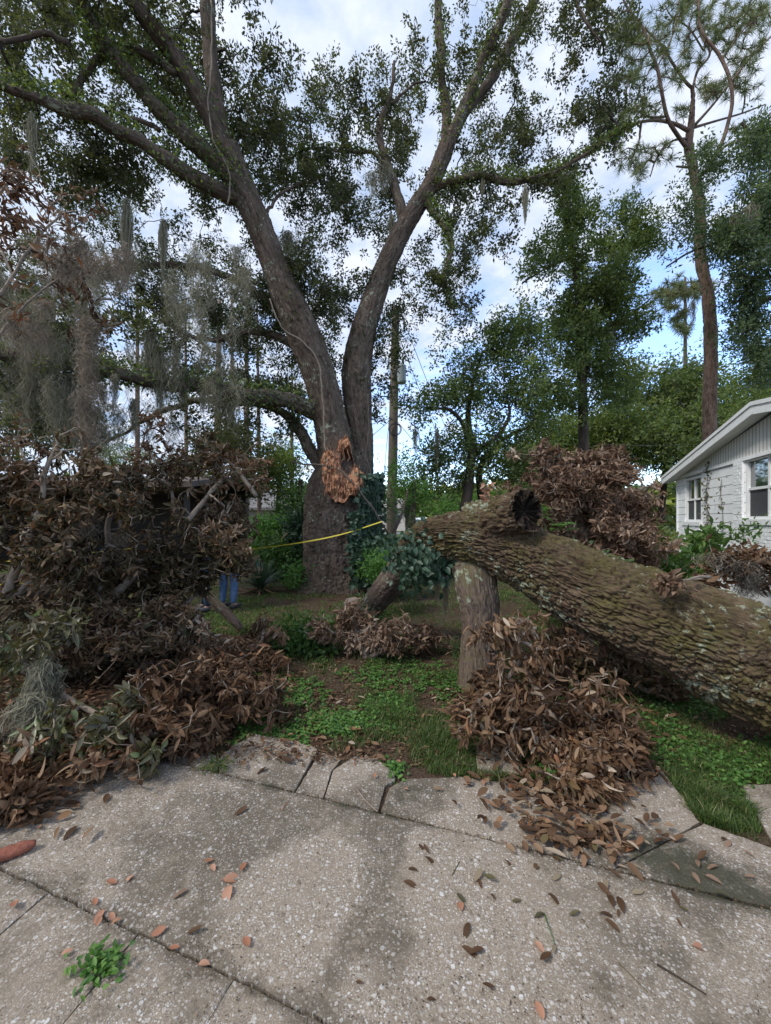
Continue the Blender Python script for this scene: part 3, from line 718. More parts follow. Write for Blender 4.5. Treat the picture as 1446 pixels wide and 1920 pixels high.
WV = np.stack([(Uf - U0) / F * dep, dep, EYE + (VH - Vf) / F * dep], 1)
idx = np.arange(nu * nv).reshape(nv, nu); fq = np.stack([idx[:-1, :-1], idx[1:, :-1], idx[1:, 1:], idx[:-1, 1:]], -1).reshape(-1, 4)
fq = fq[ins[fq].all(1)]
used, inv = np.unique(fq, return_inverse=True)
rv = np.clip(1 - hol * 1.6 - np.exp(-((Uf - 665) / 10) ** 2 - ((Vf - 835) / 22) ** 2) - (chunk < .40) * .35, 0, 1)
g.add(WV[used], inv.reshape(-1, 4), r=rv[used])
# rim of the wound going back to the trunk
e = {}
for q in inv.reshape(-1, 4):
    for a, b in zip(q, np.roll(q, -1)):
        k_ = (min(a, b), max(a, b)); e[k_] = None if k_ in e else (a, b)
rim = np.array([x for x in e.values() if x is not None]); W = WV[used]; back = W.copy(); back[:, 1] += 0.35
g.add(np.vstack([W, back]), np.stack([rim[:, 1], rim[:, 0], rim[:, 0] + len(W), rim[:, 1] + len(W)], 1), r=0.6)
for _ in range(70):       # splinters
    u, v = rng.uniform(604, 682), rng.uniform(835, 935)
    if not inpoly(np.array([u]), np.array([v]), outl)[0]: continue
    a = P(u, v, 9.7 - 0.98); L = rng.uniform(.06, .26); dr = norm(np.array([rng.normal() * .35, -.35, rng.choice([-1, 1]) * 1.0]))
    tube(g, [a, a + dr * L * .5, a + dr * L], [rng.uniform(.008, .025), .01, .001], k=4, r=rng.uniform(.4, 1))
g.build('torn_wood', WOOD, oak)

# vines on the oak
def vine(name, label, rows, w=2.2, mat='twig', cat='vine', grp=None):
    pts, rad = px_path([(u, v, d, w / 2) for u, v, d in rows]); pts, rad = smooth_path(pts, rad, .08)
    pts = pts + (np.stack([fbm(pts * 4, 3, s) for s in (4, 5, 6)], 1) - .5) * 0.10
    g = Geo(); tube(g, pts, rad, k=6); o = g.build(name, M[mat]); return tag(o, label, cat, grp)
vine('climbing_vine', 'long pale bare vine running down the left fork of the oak', [(395, 0, 8.6), (398, 90, 8.6), (392, 200, 8.5), (400, 260, 8.5), (430, 320, 8.6), (428, 385, 8.65)], 3, 'dead_twig')
vine('climbing_vine', 'twisting grey vine lying over the lower left fork down to the wound', [(505, 560, 8.8), (530, 615, 8.9), (570, 640, 8.95), (600, 690, 8.95), (604, 740, 9.0), (610, 830, 9.05), (618, 880, 8.8)], 3, 'dead_twig')
vine('fallen_branch', 'bare broken branch hanging across the orange wound of the oak', [(545, 868, 8.9), (600, 872, 8.75), (640, 885, 8.7), (680, 925, 8.7), (712, 975, 8.8), (728, 1000, 9.0)], 3.6, 'twig', 'branch')
vine('climbing_vine', 'thin dark vine hanging free along the right edge of the oak trunk', [(690, 740, 9.6), (691, 800, 9.5), (687, 850, 9.5), (700, 910, 9.4), (708, 970, 9.4)], 2, 'twig')
g = Geo()
pp = []
for _ in range(2600):
    v = rng.uniform(888, 1096); u = rng.normal(688, 17) if v > 960 else rng.normal(698, 11)
    if u < 655 or u > 720: continue
    xo = (u - 640) / F * 9.7; R = np.interp(v, [880, 1000, 1090], [.86, .96, 1.08]); y = 9.7 - math.sqrt(max(R ** 2 - xo ** 2, 0)) - rng.uniform(.02, .16)
    pp.append([(u - U0) / F * y, y, EYE + (VH - v) / F * y])
pp = np.array(pp); n = len(pp)
leaves(g, pp, norm(rng.normal(size=(n, 3)) * .6 + [0, -.3, -.8]), norm(rng.normal(size=(n, 3)) * .4 + [.25, -1, .5]), .12 * (.6 + .7 * rng.random(n)), .10 * (.6 + .6 * rng.random(n)), 'broad', .15)
for _ in range(12):
    u = rng.uniform(675, 712); tube(g, smooth_path([P(u, 1094, 8.85), P(u + 3, 1020, 8.88), P(u - 6, 950, 8.95), P(u, 900, 9.1)], [.012] * 4, .2)[0], .01, k=4)
tag(g.build('ivy', M['ivy']), 'thick green ivy climbing the lower right side of the oak trunk', 'ivy')
# ivy tufts on limbs
g = Geo(); pp = []
for nm, k, rr in (('left_b', 2600, .34), ('right_up', 1100, .18), ('right_br', 1700, .24), ('right_dn', 1300, .2), ('low', 3000, .3), ('left_a', 1500, .26), ('right_b', 800, .2), ('left_c', 700, .3), ('left_e', 700, .2), ('back', 1000, .25), ('low2', 900, .2), ('mid_l', 700, .2)):
    pts, rad = px_path(oak_limbs[nm]); pts, rad = smooth_path(pts, rad, .05)
    j = rng.integers(3, len(pts), k); q = pts[j] + rdir(k) * (rad[j][:, None] + rng.random((k, 1)) * rr * .45) + [0, 0, .06]; pp.append(q)
pp = np.vstack(pp); n = len(pp)
leaves(g, pp, rdir(n), norm(rng.normal(size=(n, 3)) + [0, -.5, 1]), .10 * (.5 + .7 * rng.random(n)), .05 * (.6 + .6 * rng.random(n)), 'quad', .1, r=rng.random(n) * .9)
g.build('resurrection_fern', M['ash_leaf'], oak)

# ------------------------------------------------------------------ fallen trunk
ft = thing('fallen_tree', (*P(1446, 1250, 2.8)[:2], 0), 'mossy fallen tree trunk with thick cracked bark lying diagonally across the yard', 'fallen tree')
g = Geo()
rows = [(1900, 1420, 2.15, 165), (1640, 1325, 2.45, 127), (1446, 1255, 2.85, 104), (1320, 1195, 3.1, 92), (1200, 1148, 3.35, 82), (1100, 1103, 3.6, 70), (1010, 1056, 3.85, 60), (940, 1026, 4.0, 54), (880, 1006, 4.12, 47), (835, 1006, 4.3, 42), (800, 1017, 4.5, 36), (770, 1042, 4.8, 30)]
pts, rad = px_path(rows); pts, rad = smooth_path(pts, rad, .009)
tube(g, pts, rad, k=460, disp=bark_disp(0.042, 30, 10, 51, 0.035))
g.build('trunk', M['log_bark'], ft)
fallen_sk = [(pts[::30], rad[::30])]
g = Geo()
pts, rad = px_path([(886, 1035, 4.22, 36), (890, 1068, 4.15, 39), (892, 1100, 4.06, 34), (900, 1150, 4.0, 31), (897, 1210, 3.97, 32), (899, 1260, 3.95, 37), (902, 1300, 3.94, 46)]); pts, rad = smooth_path(pts, rad, .012)
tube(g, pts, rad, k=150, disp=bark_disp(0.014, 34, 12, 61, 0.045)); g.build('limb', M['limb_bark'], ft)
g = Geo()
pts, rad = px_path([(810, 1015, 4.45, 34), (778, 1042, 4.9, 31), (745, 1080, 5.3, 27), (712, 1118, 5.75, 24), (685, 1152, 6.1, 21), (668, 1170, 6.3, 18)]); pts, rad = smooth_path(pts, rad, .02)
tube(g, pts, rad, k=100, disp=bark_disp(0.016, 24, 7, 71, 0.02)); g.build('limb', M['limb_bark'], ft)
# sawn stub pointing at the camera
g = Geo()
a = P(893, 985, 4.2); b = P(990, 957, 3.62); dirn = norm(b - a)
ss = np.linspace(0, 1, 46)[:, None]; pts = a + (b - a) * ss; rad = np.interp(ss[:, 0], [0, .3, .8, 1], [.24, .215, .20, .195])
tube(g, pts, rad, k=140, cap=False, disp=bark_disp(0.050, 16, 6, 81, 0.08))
g.build('cut_stub', M['log_bark'], ft)
def rot_mat():
    m, nt, out = new_mat('weathered_end_grain')
    n1 = noise(nt, objpos(nt), 22, 6, .7)
    c = ramp(nt, mth(nt, 'MULTIPLY_ADD', attr(nt, 'rnd'), .7, mth(nt, 'MULTIPLY', n1, .3)), [(0.15, (0.006, 0.005, 0.004)), (0.6, (0.022, 0.016, 0.012)), (0.95, (0.12, 0.09, 0.065))])
    p = N(nt, 'ShaderNodeBsdfPrincipled'); nt.links.new(c, p.inputs['Base Color']); p.inputs['Roughness'].default_value = 0.95; p.inputs['Specular IOR Level'].default_value = .1
    nt.links.new(bump(nt, n1, 1, .02), p.inputs['Normal']); nt.links.new(p.outputs[0], out.inputs[0]); return m
g = Geo()
nr, nt_ = 40, 140; rr = np.linspace(0, 1, nr)[:, None]; th = np.arange(nt_)[None] / nt_ * 2 * np.pi
x_ = norm(np.cross(dirn, [0, 0, 1])); y_ = np.cross(x_, dirn)
rad0 = 0.200 * (1 + .05 * np.cos(3 * th))
rad0 = rad0 * (1 + .16 * (fbm(np.stack([np.cos(th[0]) * 4, np.sin(th[0]) * 4, 0 * th[0]], 1), 3, 33) - .5))[None]; qx = (rr * rad0 * np.cos(th)).ravel(); qy = (rr * rad0 * np.sin(th)).ravel()
tf = np.tile(th, (nr, 1)).ravel(); rf = np.repeat(rr[:, 0], nt_)
wedge = fbm(np.stack([np.cos(tf) * 5, np.sin(tf) * 5, rf * 1.2], 1), 3, 91); fine = fbm(np.stack([qx * 50, qy * 50, qx * 0], 1), 3, 95)
hh = (wedge - .5) * .22 * np.clip(rf * 2, 0, 1) - .055 * (1 - rf) ** .6 + .03 * (fine - .5)
hh *= np.clip((1 - rf) * 12, 0, 1) * .85 + .15
cv = b + x_ * qx[:, None] + y_ * qy[:, None] + dirn * (hh)[:, None]
idx = np.arange(nr * nt_).reshape(nr, nt_); f4 = np.stack([idx[:-1], np.roll(idx, -1, 1)[:-1], np.roll(idx, -1, 1)[1:], idx[1:]], -1).reshape(-1, 4)
g.add(cv, f4, r=np.clip(wedge * 1.3 - .15 + (rf > .93) * .4, 0, 1)); g.build('cut_face', rot_mat(), ft)

# ------------------------------------------------------------------ brush (dead magnolia branches)
def rosettes(g, tips, dirs, L=.13, W=.045, per=(6, 11), droop=.5, m=0, mixm=None):
    n = len(tips); k = rng.integers(per[0] + 1, per[1] + 3, n); j = np.repeat(np.arange(n), k); N_ = len(j)
    ax = norm(dirs[j] + rng.normal(size=(N_, 3)) * .1)
    side = norm(np.cross(ax, rdir(N_)))
    d = norm(ax * rng.uniform(.1, .9, (N_, 1)) + side * rng.uniform(.5, 1.1, (N_, 1)) + np.array([0, 0, -1]) * droop * rng.uniform(.2, 1.4, (N_, 1)))
    p = tips[j] - ax * rng.uniform(-.03, .15, (N_, 1)) + rng.normal(size=(N_, 3)) * .012; d = norm(d + rng.normal(size=(N_, 3)) * .35)
    up = norm(ax + rng.normal(size=(N_, 3)) * .5)
    fld = np.stack([fbm(tips * 2.4, 3, 200 + i) for i in range(3)], 1) - .5
    d = norm(d + fld[j] * 3.0)
    base = np.clip((fbm(tips * 1.9, 3, 210) - .32) * 1.5, 0, .6)[j]
    r = np.clip(base + rng.random(N_) ** 1.3 * .62 - .08, 0, 1)
    cl = rng.random(N_) ** 1.5
    leaves(g, p, d, up, L * .8 * (.5 + .7 * rng.random(N_)), .82 * W * (.6 + .7 * rng.random(N_)) * (1 - .35 * cl), 'mag', rng.uniform(-.25, .8, N_), r=r, fold=.4 + 2.6 * cl)
def blob_pts(blobs, keep=None, shell=.55, ragged=False):
    """blobs (u, v, depth, ru px, rv px, rdepth m, n)"""
    out = []
    blobs = list(blobs) + ([(u, v - rv * .1, d, ru * 1.32, rv * 1.3, rd * 1.25, int(n * .16)) for u, v, d, ru, rv, rd, n in blobs] if ragged else [])
    if ragged:
        nb = []
        for u, v, d, ru, rv, rd, n in blobs:
            if n < 80: nb.append((u, v, d, ru, rv, rd, n)); continue
            k = 8
            for _ in range(k):
                o = np.clip(rng.normal(size=3) * .5, -1, 1); sc = rng.uniform(.3, .62); nb.append((u + o[0] * ru, v + o[1] * rv, d + o[2] * rd, ru * sc * 1.15, rv * sc, rd * sc, int(n * 1.15 / k)))
        blobs = nb
    for u, v, d, ru, rv, rd, n in blobs:
        q = rng.normal(size=(n, 3)); q = norm(q) * (shell + (1 - shell) * rng.random((n, 1)) ** .5) * (rng.uniform(.72, 1.05, (n, 1)) + np.abs(rng.normal(size=(n, 1))) * .13)
        dd = d + q[:, 2] * rd; uu = u + q[:, 0] * ru; vv = v + q[:, 1] * rv
        pt = np.stack([(uu - U0) / F * dd, dd, EYE + (VH - vv) / F * dd], 1); out.append(pt)
    out = np.vstack(out); out[:, 2] = np.maximum(out[:, 2], .05 + .1 * rng.random(len(out)))
    if keep is not None:
        u, v = proj(out); out = out[keep(u, v)]
    if ragged:
        f = fbm(out * 3.2, 3, 55); out = out[rng.random(len(out)) < np.clip((f - .33) * 7, .05, 1)]
    return out
def brush(label, root, mains, blobs, L=.115, W=.038, leafm='dead_leaf', per=(6, 11), droop=.5, keep=None, shell=.4, name='fallen_branch', cat='branch', tip=.0035, grp=None, bare=0):
    base = np.array(root, float).copy()
    t = thing(name, (base[0], base[1], 0), label, cat, grp)
    g = Geo(); sk = []
    for rows in mains:
        pts, rad = px_path(rows); pts, rad = smooth_path(pts, rad, .06)
        pts = pts + (np.stack([fbm(pts * 3, 2, s) for s in (14, 15, 16)], 1) - .5) * .08
        tube(g, pts, rad, k=8); sk.append((pts, rad))
    T = blob_pts(blobs, keep, shell, True)
    ends = grow(g, sk, T, tip=tip, seg=.12, wig=.045, rmax=.016, k=5, sag=-.1)
    g.build('stems', M['dead_twig'], t)
    g2 = Geo(); sel = rng.random(len(T)) > bare + .10
    rosettes(g2, T[sel], ends[sel], L, W, per, droop); g2.build('dead_leaves', M[leafm], t)
    return t
# windows through the brush left open in the photo: the two people, the dark carport, the sky gap
def keep_left(u, v):
    k = ~((u > 408) & (u < 452) & (v > 1062) & (v < 1160) & (rng.random(len(u)) < .9)) & ~((u > 366) & (u < 412) & (v > 1036) & (v < 1078) & (rng.random(len(u)) < .9))
    k &= ~((u > 182) & (u < 222) & (v > 965) & (v < 1028)) & ~((u > 190) & (u < 330) & (v > 760) & (v < 880) & (rng.random(len(u)) < .72))
    k &= ~((u > 384) & (u < 620) & (v > 1085) & (v < 1185))
    return k
brush('big heap of brown curled magnolia leaves spilling over the left of the driveway', PG(150, 1450), [
    [(-60, 1400, 2.6, 5), (80, 1370, 2.8, 4), (200, 1340, 3.0, 3.5), (330, 1310, 3.3, 3)], [(0, 1500, 2.3, 8), (120, 1440, 2.5, 6), (250, 1400, 2.7, 4)], [(200, 1330, 3.0, 6), (380, 1330, 3.1, 4), (480, 1300, 3.3, 3)]],
    [(60, 1455, 2.55, 150, 75, .3, 330), (240, 1400, 2.75, 150, 70, .35, 380), (390, 1330, 3.15, 120, 70, .35, 330), (450, 1270, 3.6, 80, 55, .35, 180), (60, 1400, 2.7, 110, 70, .3, 200), (20, 1520, 2.25, 80, 40, .15, 150), (340, 1385, 2.85, 90, 45, .2, 160)],
    leafm='dead_leaf', per=(6, 10), keep=keep_left, shell=.2)
brush('leaning green and olive leafed branch in front of the brown leaf heap', PG(200, 1430), [
    [(90, 1290, 3.0, 6), (180, 1340, 2.85, 5), (270, 1380, 2.75, 4)]],
    [(190, 1370, 2.62, 90, 55, .2, 90), (90, 1400, 2.5, 60, 50, .15, 60), (60, 1230, 3.2, 100, 60, .3, 90)], leafm='dead_olive', per=(6, 10), keep=keep_left, shell=.1)
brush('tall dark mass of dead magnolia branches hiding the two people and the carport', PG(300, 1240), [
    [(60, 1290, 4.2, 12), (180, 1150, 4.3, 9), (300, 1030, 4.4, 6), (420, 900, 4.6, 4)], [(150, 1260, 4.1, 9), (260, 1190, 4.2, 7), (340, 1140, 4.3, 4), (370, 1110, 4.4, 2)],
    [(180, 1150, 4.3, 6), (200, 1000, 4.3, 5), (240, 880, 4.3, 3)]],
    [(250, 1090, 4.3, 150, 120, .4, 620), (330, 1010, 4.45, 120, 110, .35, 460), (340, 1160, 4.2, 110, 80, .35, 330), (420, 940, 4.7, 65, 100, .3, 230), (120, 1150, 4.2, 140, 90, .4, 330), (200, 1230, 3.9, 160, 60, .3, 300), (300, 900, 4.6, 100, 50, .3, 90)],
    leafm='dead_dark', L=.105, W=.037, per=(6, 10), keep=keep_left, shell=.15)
brush('upright dead magnolia branches with moss rising at the left edge above the heap', PG(40, 1300), [
    [(-80, 1300, 3.6, 12), (0, 1150, 3.6, 9), (60, 980, 3.6, 6), (110, 840, 3.7, 3)], [(0, 1150, 3.6, 6), (130, 1020, 3.7, 4), (180, 930, 3.8, 3)]],
    [(60, 1010, 3.65, 130, 110, .35, 330), (90, 900, 3.8, 120, 90, .35, 260), (20, 860, 3.8, 60, 80, .3, 90), (160, 960, 3.9, 90, 80, .3, 180), (-30, 1080, 3.5, 80, 120, .3, 120)],
    leafm='dead_dark', L=.105, W=.037, per=(5, 9), keep=keep_left, shell=.15)
brush('hanging spray of dead leaves high at the left edge among the grey moss', PG(-60, 1300), [
    [(-120, 1000, 3.6, 8), (-60, 700, 3.9, 5), (20, 520, 4.1, 3), (110, 400, 4.3, 1.5)], [(-60, 700, 3.9, 3), (60, 560, 4.1, 2), (170, 500, 4.3, 1.5), (210, 560, 4.3, 1)], [(20, 520, 4.1, 2), (-20, 400, 4.2, 3), (30, 330, 4.3, 2)]],
    [(70, 430, 4.2, 90, 70, .5, 90), (20, 350, 4.2, 60, 60, .4, 50), (140, 520, 4.3, 70, 60, .4, 36), (180, 610, 4.3, 60, 60, .3, 16), (30, 560, 4.1, 60, 90, .4, 30)],
    leafm='dead_leaf', per=(4, 8), shell=.1, bare=.3)
brush('thin leaning branches with reddish leaves in front of the pale sky gap', PG(330, 1240), [
    [(330, 980, 4.6, 4), (310, 900, 4.6, 3), (270, 830, 4.6, 2.5)], [(480, 930, 4.7, 4), (430, 870, 4.7, 3), (370, 815, 4.7, 2), (350, 790, 4.7, 1.5)]],
    [(300, 850, 4.6, 70, 50, .2, 30), (290, 790, 4.6, 40, 20, .15, 12), (390, 860, 4.7, 70, 40, .25, 34), (460, 900, 4.8, 50, 50, .2, 60)], leafm='dead_leaf', per=(5, 8), shell=.1)
brush('bushy tan dead branch lying on the lawn beside the grey log', PG(680, 1240), [
    [(690, 1245, 4.7, 8), (670, 1190, 4.8, 6), (640, 1150, 4.9, 4)], [(690, 1240, 4.7, 6), (740, 1200, 4.7, 4), (790, 1190, 4.7, 3)]],
    [(660, 1180, 4.75, 55, 45, .25, 170), (725, 1200, 4.6, 60, 40, .25, 150), (790, 1205, 4.8, 50, 35, .25, 70), (655, 1135, 5.0, 22, 18, .1, 20)], leafm='dead_pale', L=.10, W=.032, per=(7, 12), shell=.2)
brush('low brown twiggy clump at the end of the brown heap beside the log', PG(500, 1240), [
    [(450, 1260, 4.2, 5), (490, 1200, 4.6, 4), (500, 1160, 4.8, 3)]], [(480, 1195, 4.6, 38, 35, .25, 90), (445, 1230, 4.3, 70, 35, .3, 170)], leafm='dead_leaf', L=.11, W=.035, per=(6, 10), shell=.1,
    keep=lambda u, v: ~((u > 384) & (u < 470) & (v > 1085) & (v < 1185)))
brush('large rusty magnolia branch drooping from the fallen trunk onto the slabs', PG(1060, 1500), [
    [(960, 1190, 3.5, 3), (985, 1240, 3.2, 7), (1050, 1370, 2.75, 7), (1110, 1480, 2.45, 4)], [(985, 1230, 3.2, 5), (930, 1330, 3.0, 4), (960, 1440, 2.75, 3)], [(1050, 1370, 2.75, 5), (1140, 1420, 2.6, 4), (1200, 1480, 2.45, 3)]],
    [(985, 1235, 3.15, 85, 60, .25, 170), (1040, 1330, 2.85, 125, 85, .3, 370), (1070, 1430, 2.6, 110, 75, .25, 330), (960, 1300, 3.05, 60, 80, .2, 120), (1130, 1490, 2.45, 80, 50, .15, 150), (1150, 1390, 2.75, 55, 60, .2, 80), (1070, 1520, 2.35, 80, 40, .1, 120)],
    leafm='dead_leaf', L=.105, W=.034, per=(5, 10), droop=.8, shell=.3)
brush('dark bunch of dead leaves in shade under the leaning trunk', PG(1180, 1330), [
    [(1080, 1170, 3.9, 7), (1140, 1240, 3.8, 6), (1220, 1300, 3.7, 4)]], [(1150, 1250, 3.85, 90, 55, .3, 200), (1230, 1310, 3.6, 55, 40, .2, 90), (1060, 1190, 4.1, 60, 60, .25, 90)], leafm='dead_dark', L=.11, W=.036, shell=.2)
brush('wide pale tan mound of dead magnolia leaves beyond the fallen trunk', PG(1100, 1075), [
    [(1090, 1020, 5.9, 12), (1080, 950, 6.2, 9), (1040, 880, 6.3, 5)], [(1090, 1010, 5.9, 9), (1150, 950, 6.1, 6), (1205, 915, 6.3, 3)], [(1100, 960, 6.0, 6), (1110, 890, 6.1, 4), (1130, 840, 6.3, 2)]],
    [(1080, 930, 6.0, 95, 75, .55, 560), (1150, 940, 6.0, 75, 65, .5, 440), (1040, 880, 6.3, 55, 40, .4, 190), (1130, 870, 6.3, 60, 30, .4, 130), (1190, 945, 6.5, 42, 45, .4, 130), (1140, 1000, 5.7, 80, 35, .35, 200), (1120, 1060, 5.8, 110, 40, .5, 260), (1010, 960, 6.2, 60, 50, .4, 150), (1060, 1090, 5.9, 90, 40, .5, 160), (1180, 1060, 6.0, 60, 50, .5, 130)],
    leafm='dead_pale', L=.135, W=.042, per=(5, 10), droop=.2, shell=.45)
brush('grey brown moss tangled branch hanging in front of the white house', PG(1400, 1290), [
    [(1500, 1040, 3.3, 6), (1420, 1050, 3.3, 4), (1340, 1080, 3.25, 3), (1270, 1090, 3.2, 2)]], [(1390, 1045, 3.3, 60, 28, .15, 55), (1330, 1085, 3.25, 40, 15, .1, 14), (1420, 1080, 3.35, 30, 35, .1, 22)],
    leafm='dead_leaf', L=.11, W=.042, per=(3, 6), shell=.1)
brush('sprig of dead leaves resting on top of the fallen trunk', P(1260, 1085, 2.95), [[(1330, 1085, 3.1, 3), (1290, 1088, 3.0, 2), (1255, 1088, 2.92, 2)]],
    [(1258, 1092, 2.9, 32, 14, .05, 9)], leafm='dead_pale', L=.115, W=.042, per=(6, 9), shell=.1)
brush('small reddish leafy twig sticking up behind the cut stub', P(915, 930, 4.2), [[(925, 975, 4.2, 3), (915, 930, 4.2, 2)]], [(912, 925, 4.2, 16, 20, .08, 9)], leafm='orange_leaf', L=.08, W=.035, per=(3, 5), shell=.1)

# small logs
def log(name, label, rows, mat='limb_bark', k=60, amp=.008, cat='log'):
    pts, rad = px_path(rows); pts, rad = smooth_path(pts, rad, .03); g = Geo()
    tube(g, pts, rad, k=k, disp=bark_disp(amp, 24, 6, 111, .015)); return tag(g.build(name, M[mat]), label, cat)
log('log', 'grey log lying across the lawn between two brush piles', [(490, 1208, 5.2, 14), (550, 1190, 5.45, 15), (610, 1172, 5.7, 14), (660, 1163, 5.9, 13), (700, 1158, 6.1, 12)])
log('log', 'dark shaded log crossing behind the left brush at the frame edge', [(-160, 1125, 4.7, 34), (0, 1110, 4.75, 30), (110, 1098, 4.8, 27), (240, 1090, 4.9, 22), (330, 1100, 5.0, 15)], 'dark_bark', 80, .014)
log('log', 'short dark branch leaning on the grass beside the person in jeans', [(380, 1105, 5.6, 8), (410, 1135, 5.6, 8), (440, 1165, 5.6, 7), (452, 1180, 5.6, 4)], 'limb_bark', 24, .004, 'branch')

# ------------------------------------------------------------------ hanging moss
def moss(g, top, L, w, n, curl=.03, rlo=0, rhi=1, bottom=.25):
    top = np.asarray(top, float); k = 9
    o = rng.normal(size=(n, 3)) * [w, w, 0]; ln = L * (1 - rng.random(n) ** 1.5 * .75)
    st = rng.random(n) * .45 * L
    t = np.linspace(0, 1, k)
    ph = rng.random((n, 2)) * 6.28
    a = np.minimum(1, .25 + t * 3)[None] * (1 - (1 - bottom) * t ** 1.6)[None]
    zz = -(st[:, None] * .6 + t[None] * (ln - st * .3)[:, None])
    xx = o[:, :1] * a + curl * np.sin(zz * 22 + ph[:, :1]) + rng.normal(size=(n, k)) * curl * .8
    yy = o[:, 1:2] * a + curl * np.cos(zz * 19 + ph[:, 1:]) + rng.normal(size=(n, k)) * curl * .6
    c = np.stack([top[0] + xx, top[1] + yy, top[2] + zz], -1)
    ww = rng.uniform(.0022, .0042, n) * max(1, top[1] / 5.5)
    sd_ = norm(rng.normal(size=(n, 3)) * [1, .4, 0] + 1e-3)[:, None] * ww[:, None, None] * (1 - .6 * t)[None, :, None]
    V = np.stack([c - sd_, c + sd_], 2).reshape(-1, 3)
    i = np.arange(n * k).reshape(n, k) * 2
    f = np.stack([i[:, :-1], i[:, :-1] + 1, i[:, 1:] + 1, i[:, 1:]], -1).reshape(-1, 4)
    g.add(V, f, r=np.repeat(rng.uniform(rlo, rhi, n), 2 * k))
def moss_thing(label, items, mat='moss', curl=.02, bottom=.25, grp='Spanish moss hanging from the oak limbs'):
    u, v, d = items[0][:3]
    t = thing('spanish_moss', P(u, v, d), label, 'hanging moss', grp); g = Geo()
    for u, v, d, Lpx, wpx, n in items: moss(g, P(u, v, d), Lpx / F * d, wpx / F * d * .5, n, curl, bottom=bottom)
    o = g.build('strands', M[mat], t); return t
moss_thing('narrow cone of grey moss hanging alone below the left limb', [(238, 370, 8.2, 150, 11, 330)], curl=.008)
moss_thing('longer thinner moss cone just right of the lone grey cone', [(306, 410, 8.4, 105, 9, 220)], curl=.01)
moss_thing('bushy tan moss curtain on the dead spray at upper left', [(rng.uniform(20, 240), rng.uniform(440, 620), rng.uniform(4.0, 4.6), rng.uniform(35, 90), rng.uniform(12, 34), 60) for _ in range(20)], 'brown_moss', .035, .8)
moss_thing('long twisted tan moss rope hanging down to the brush', [(rng.normal(166, 9), 590 + 14 * i, 4.1 + rng.normal() * .06, 55, 13, 55) for i in range(19)], 'brown_moss', .035, .9)
moss_thing('broad grey moss curtain left of the tan rope at mid height', [(rng.uniform(0, 125), rng.uniform(570, 720), rng.uniform(5.8, 6.6), rng.uniform(70, 160), rng.uniform(8, 22), 70) for _ in range(20)], curl=.05, bottom=.5)
moss_thing('grey moss tuft hanging from the long low limb, beside the tan rope', [(285, 620, 7.2, 110, 20, 330), (300, 655, 7.2, 110, 14, 300)])
VL = [p_ for nm_ in ('low', 'back', 'back2', 'left_a') for p_ in px_path(oak_limbs[nm_])[0]]
for k_, (lab_, u0_, u1_) in enumerate((('wispy grey moss veils hanging in front of the far left limbs', -20, 190), ('thin grey moss veils across the middle left branches', 190, 380), ('faint moss wisps hanging over the low limb left of the oak', 370, 460))):
    moss_thing(lab_, [(rng.uniform(u0_, u1_), rng.uniform(440, 800), rng.uniform(6.5, 9.5), rng.uniform(35, 120), rng.uniform(8, 28), 44) for _ in range((46, 30, 22)[k_])], curl=.055, bottom=.6)
moss_thing('short wisps of moss under the middle of the low limb', [(345, 690, 7.6, 60, 14, 130), (380, 715, 7.8, 60, 10, 90), (430, 720, 8.3, 70, 9, 120), (408, 690, 8.0, 60, 16, 130)])
moss_thing('moss drapery high against the sky under the left canopy', [(60, 210, 7.3, 110, 10, 150), (50, 560, 5.8, 60, 40, 130), (0, 500, 5.8, 150, 30, 200)])
moss_thing('thin dangling moss strand below the right branch of the oak', [(985, 345, 9.8, 70, 6, 110), (905, 330, 9.9, 40, 5, 50)], curl=.008)
moss_thing('pale moss tufts in the middle crown between the two forks', [(720, 300, 10.3, 60, 16, 150), (735, 400, 10.3, 60, 10, 110), (540, 430, 9.6, 60, 22, 170), (700, 320, 10.3, 50, 20, 90)])
moss_thing('light moss hanging over the sapling beyond the oak', [(764, 930, 10.5, 60, 10, 160), (820, 800, 11.0, 70, 5, 60), (780, 800, 11, 50, 8, 60)])
moss_thing('moss strands hanging from the branches over the dark house roof', [(215, 700, 6.6, 60, 10, 120), (250, 745, 7.0, 70, 10, 120), (135, 700, 6.2, 130, 22, 330)])
moss_thing('grey green moss clump draped over the near left brush', [(80, 1235, 2.9, 150, 20, 560), (60, 1300, 2.7, 110, 34, 420)], curl=.03, bottom=.9, grp='moss draped on the fallen brush')
moss_thing('tan moss tuft caught in the brush beside the dark gap', [(160, 950, 3.7, 60, 18, 200), (245, 920, 4.1, 60, 14, 160), (225, 1000, 4.2, 50, 12, 120)], 'brown_moss', .03, .8, grp='moss draped on the fallen brush')
moss_thing('pale moss tangle on the branch before the house', [(1360, 1035, 3.3, 40, 40, 330), (1400, 1060, 3.3, 60, 18, 220)], 'brown_moss', .03, 1.0, grp='moss draped on the fallen brush')
moss_thing('dark moss wisps hanging from the right edge tree', [(1408, 380, 11, 70, 16, 150), (1380, 400, 11, 50, 10, 80), (1300, 560, 12, 50, 8, 50), (1145, 600, 13, 60, 8, 60)])
moss_thing('dry roots and moss hanging under the ivy covered limb', [(820, 1060, 4.6, 70, 9, 60), (835, 1075, 4.5, 90, 7, 40)], 'brown_moss', .01, .9, grp='moss draped on the fallen brush')

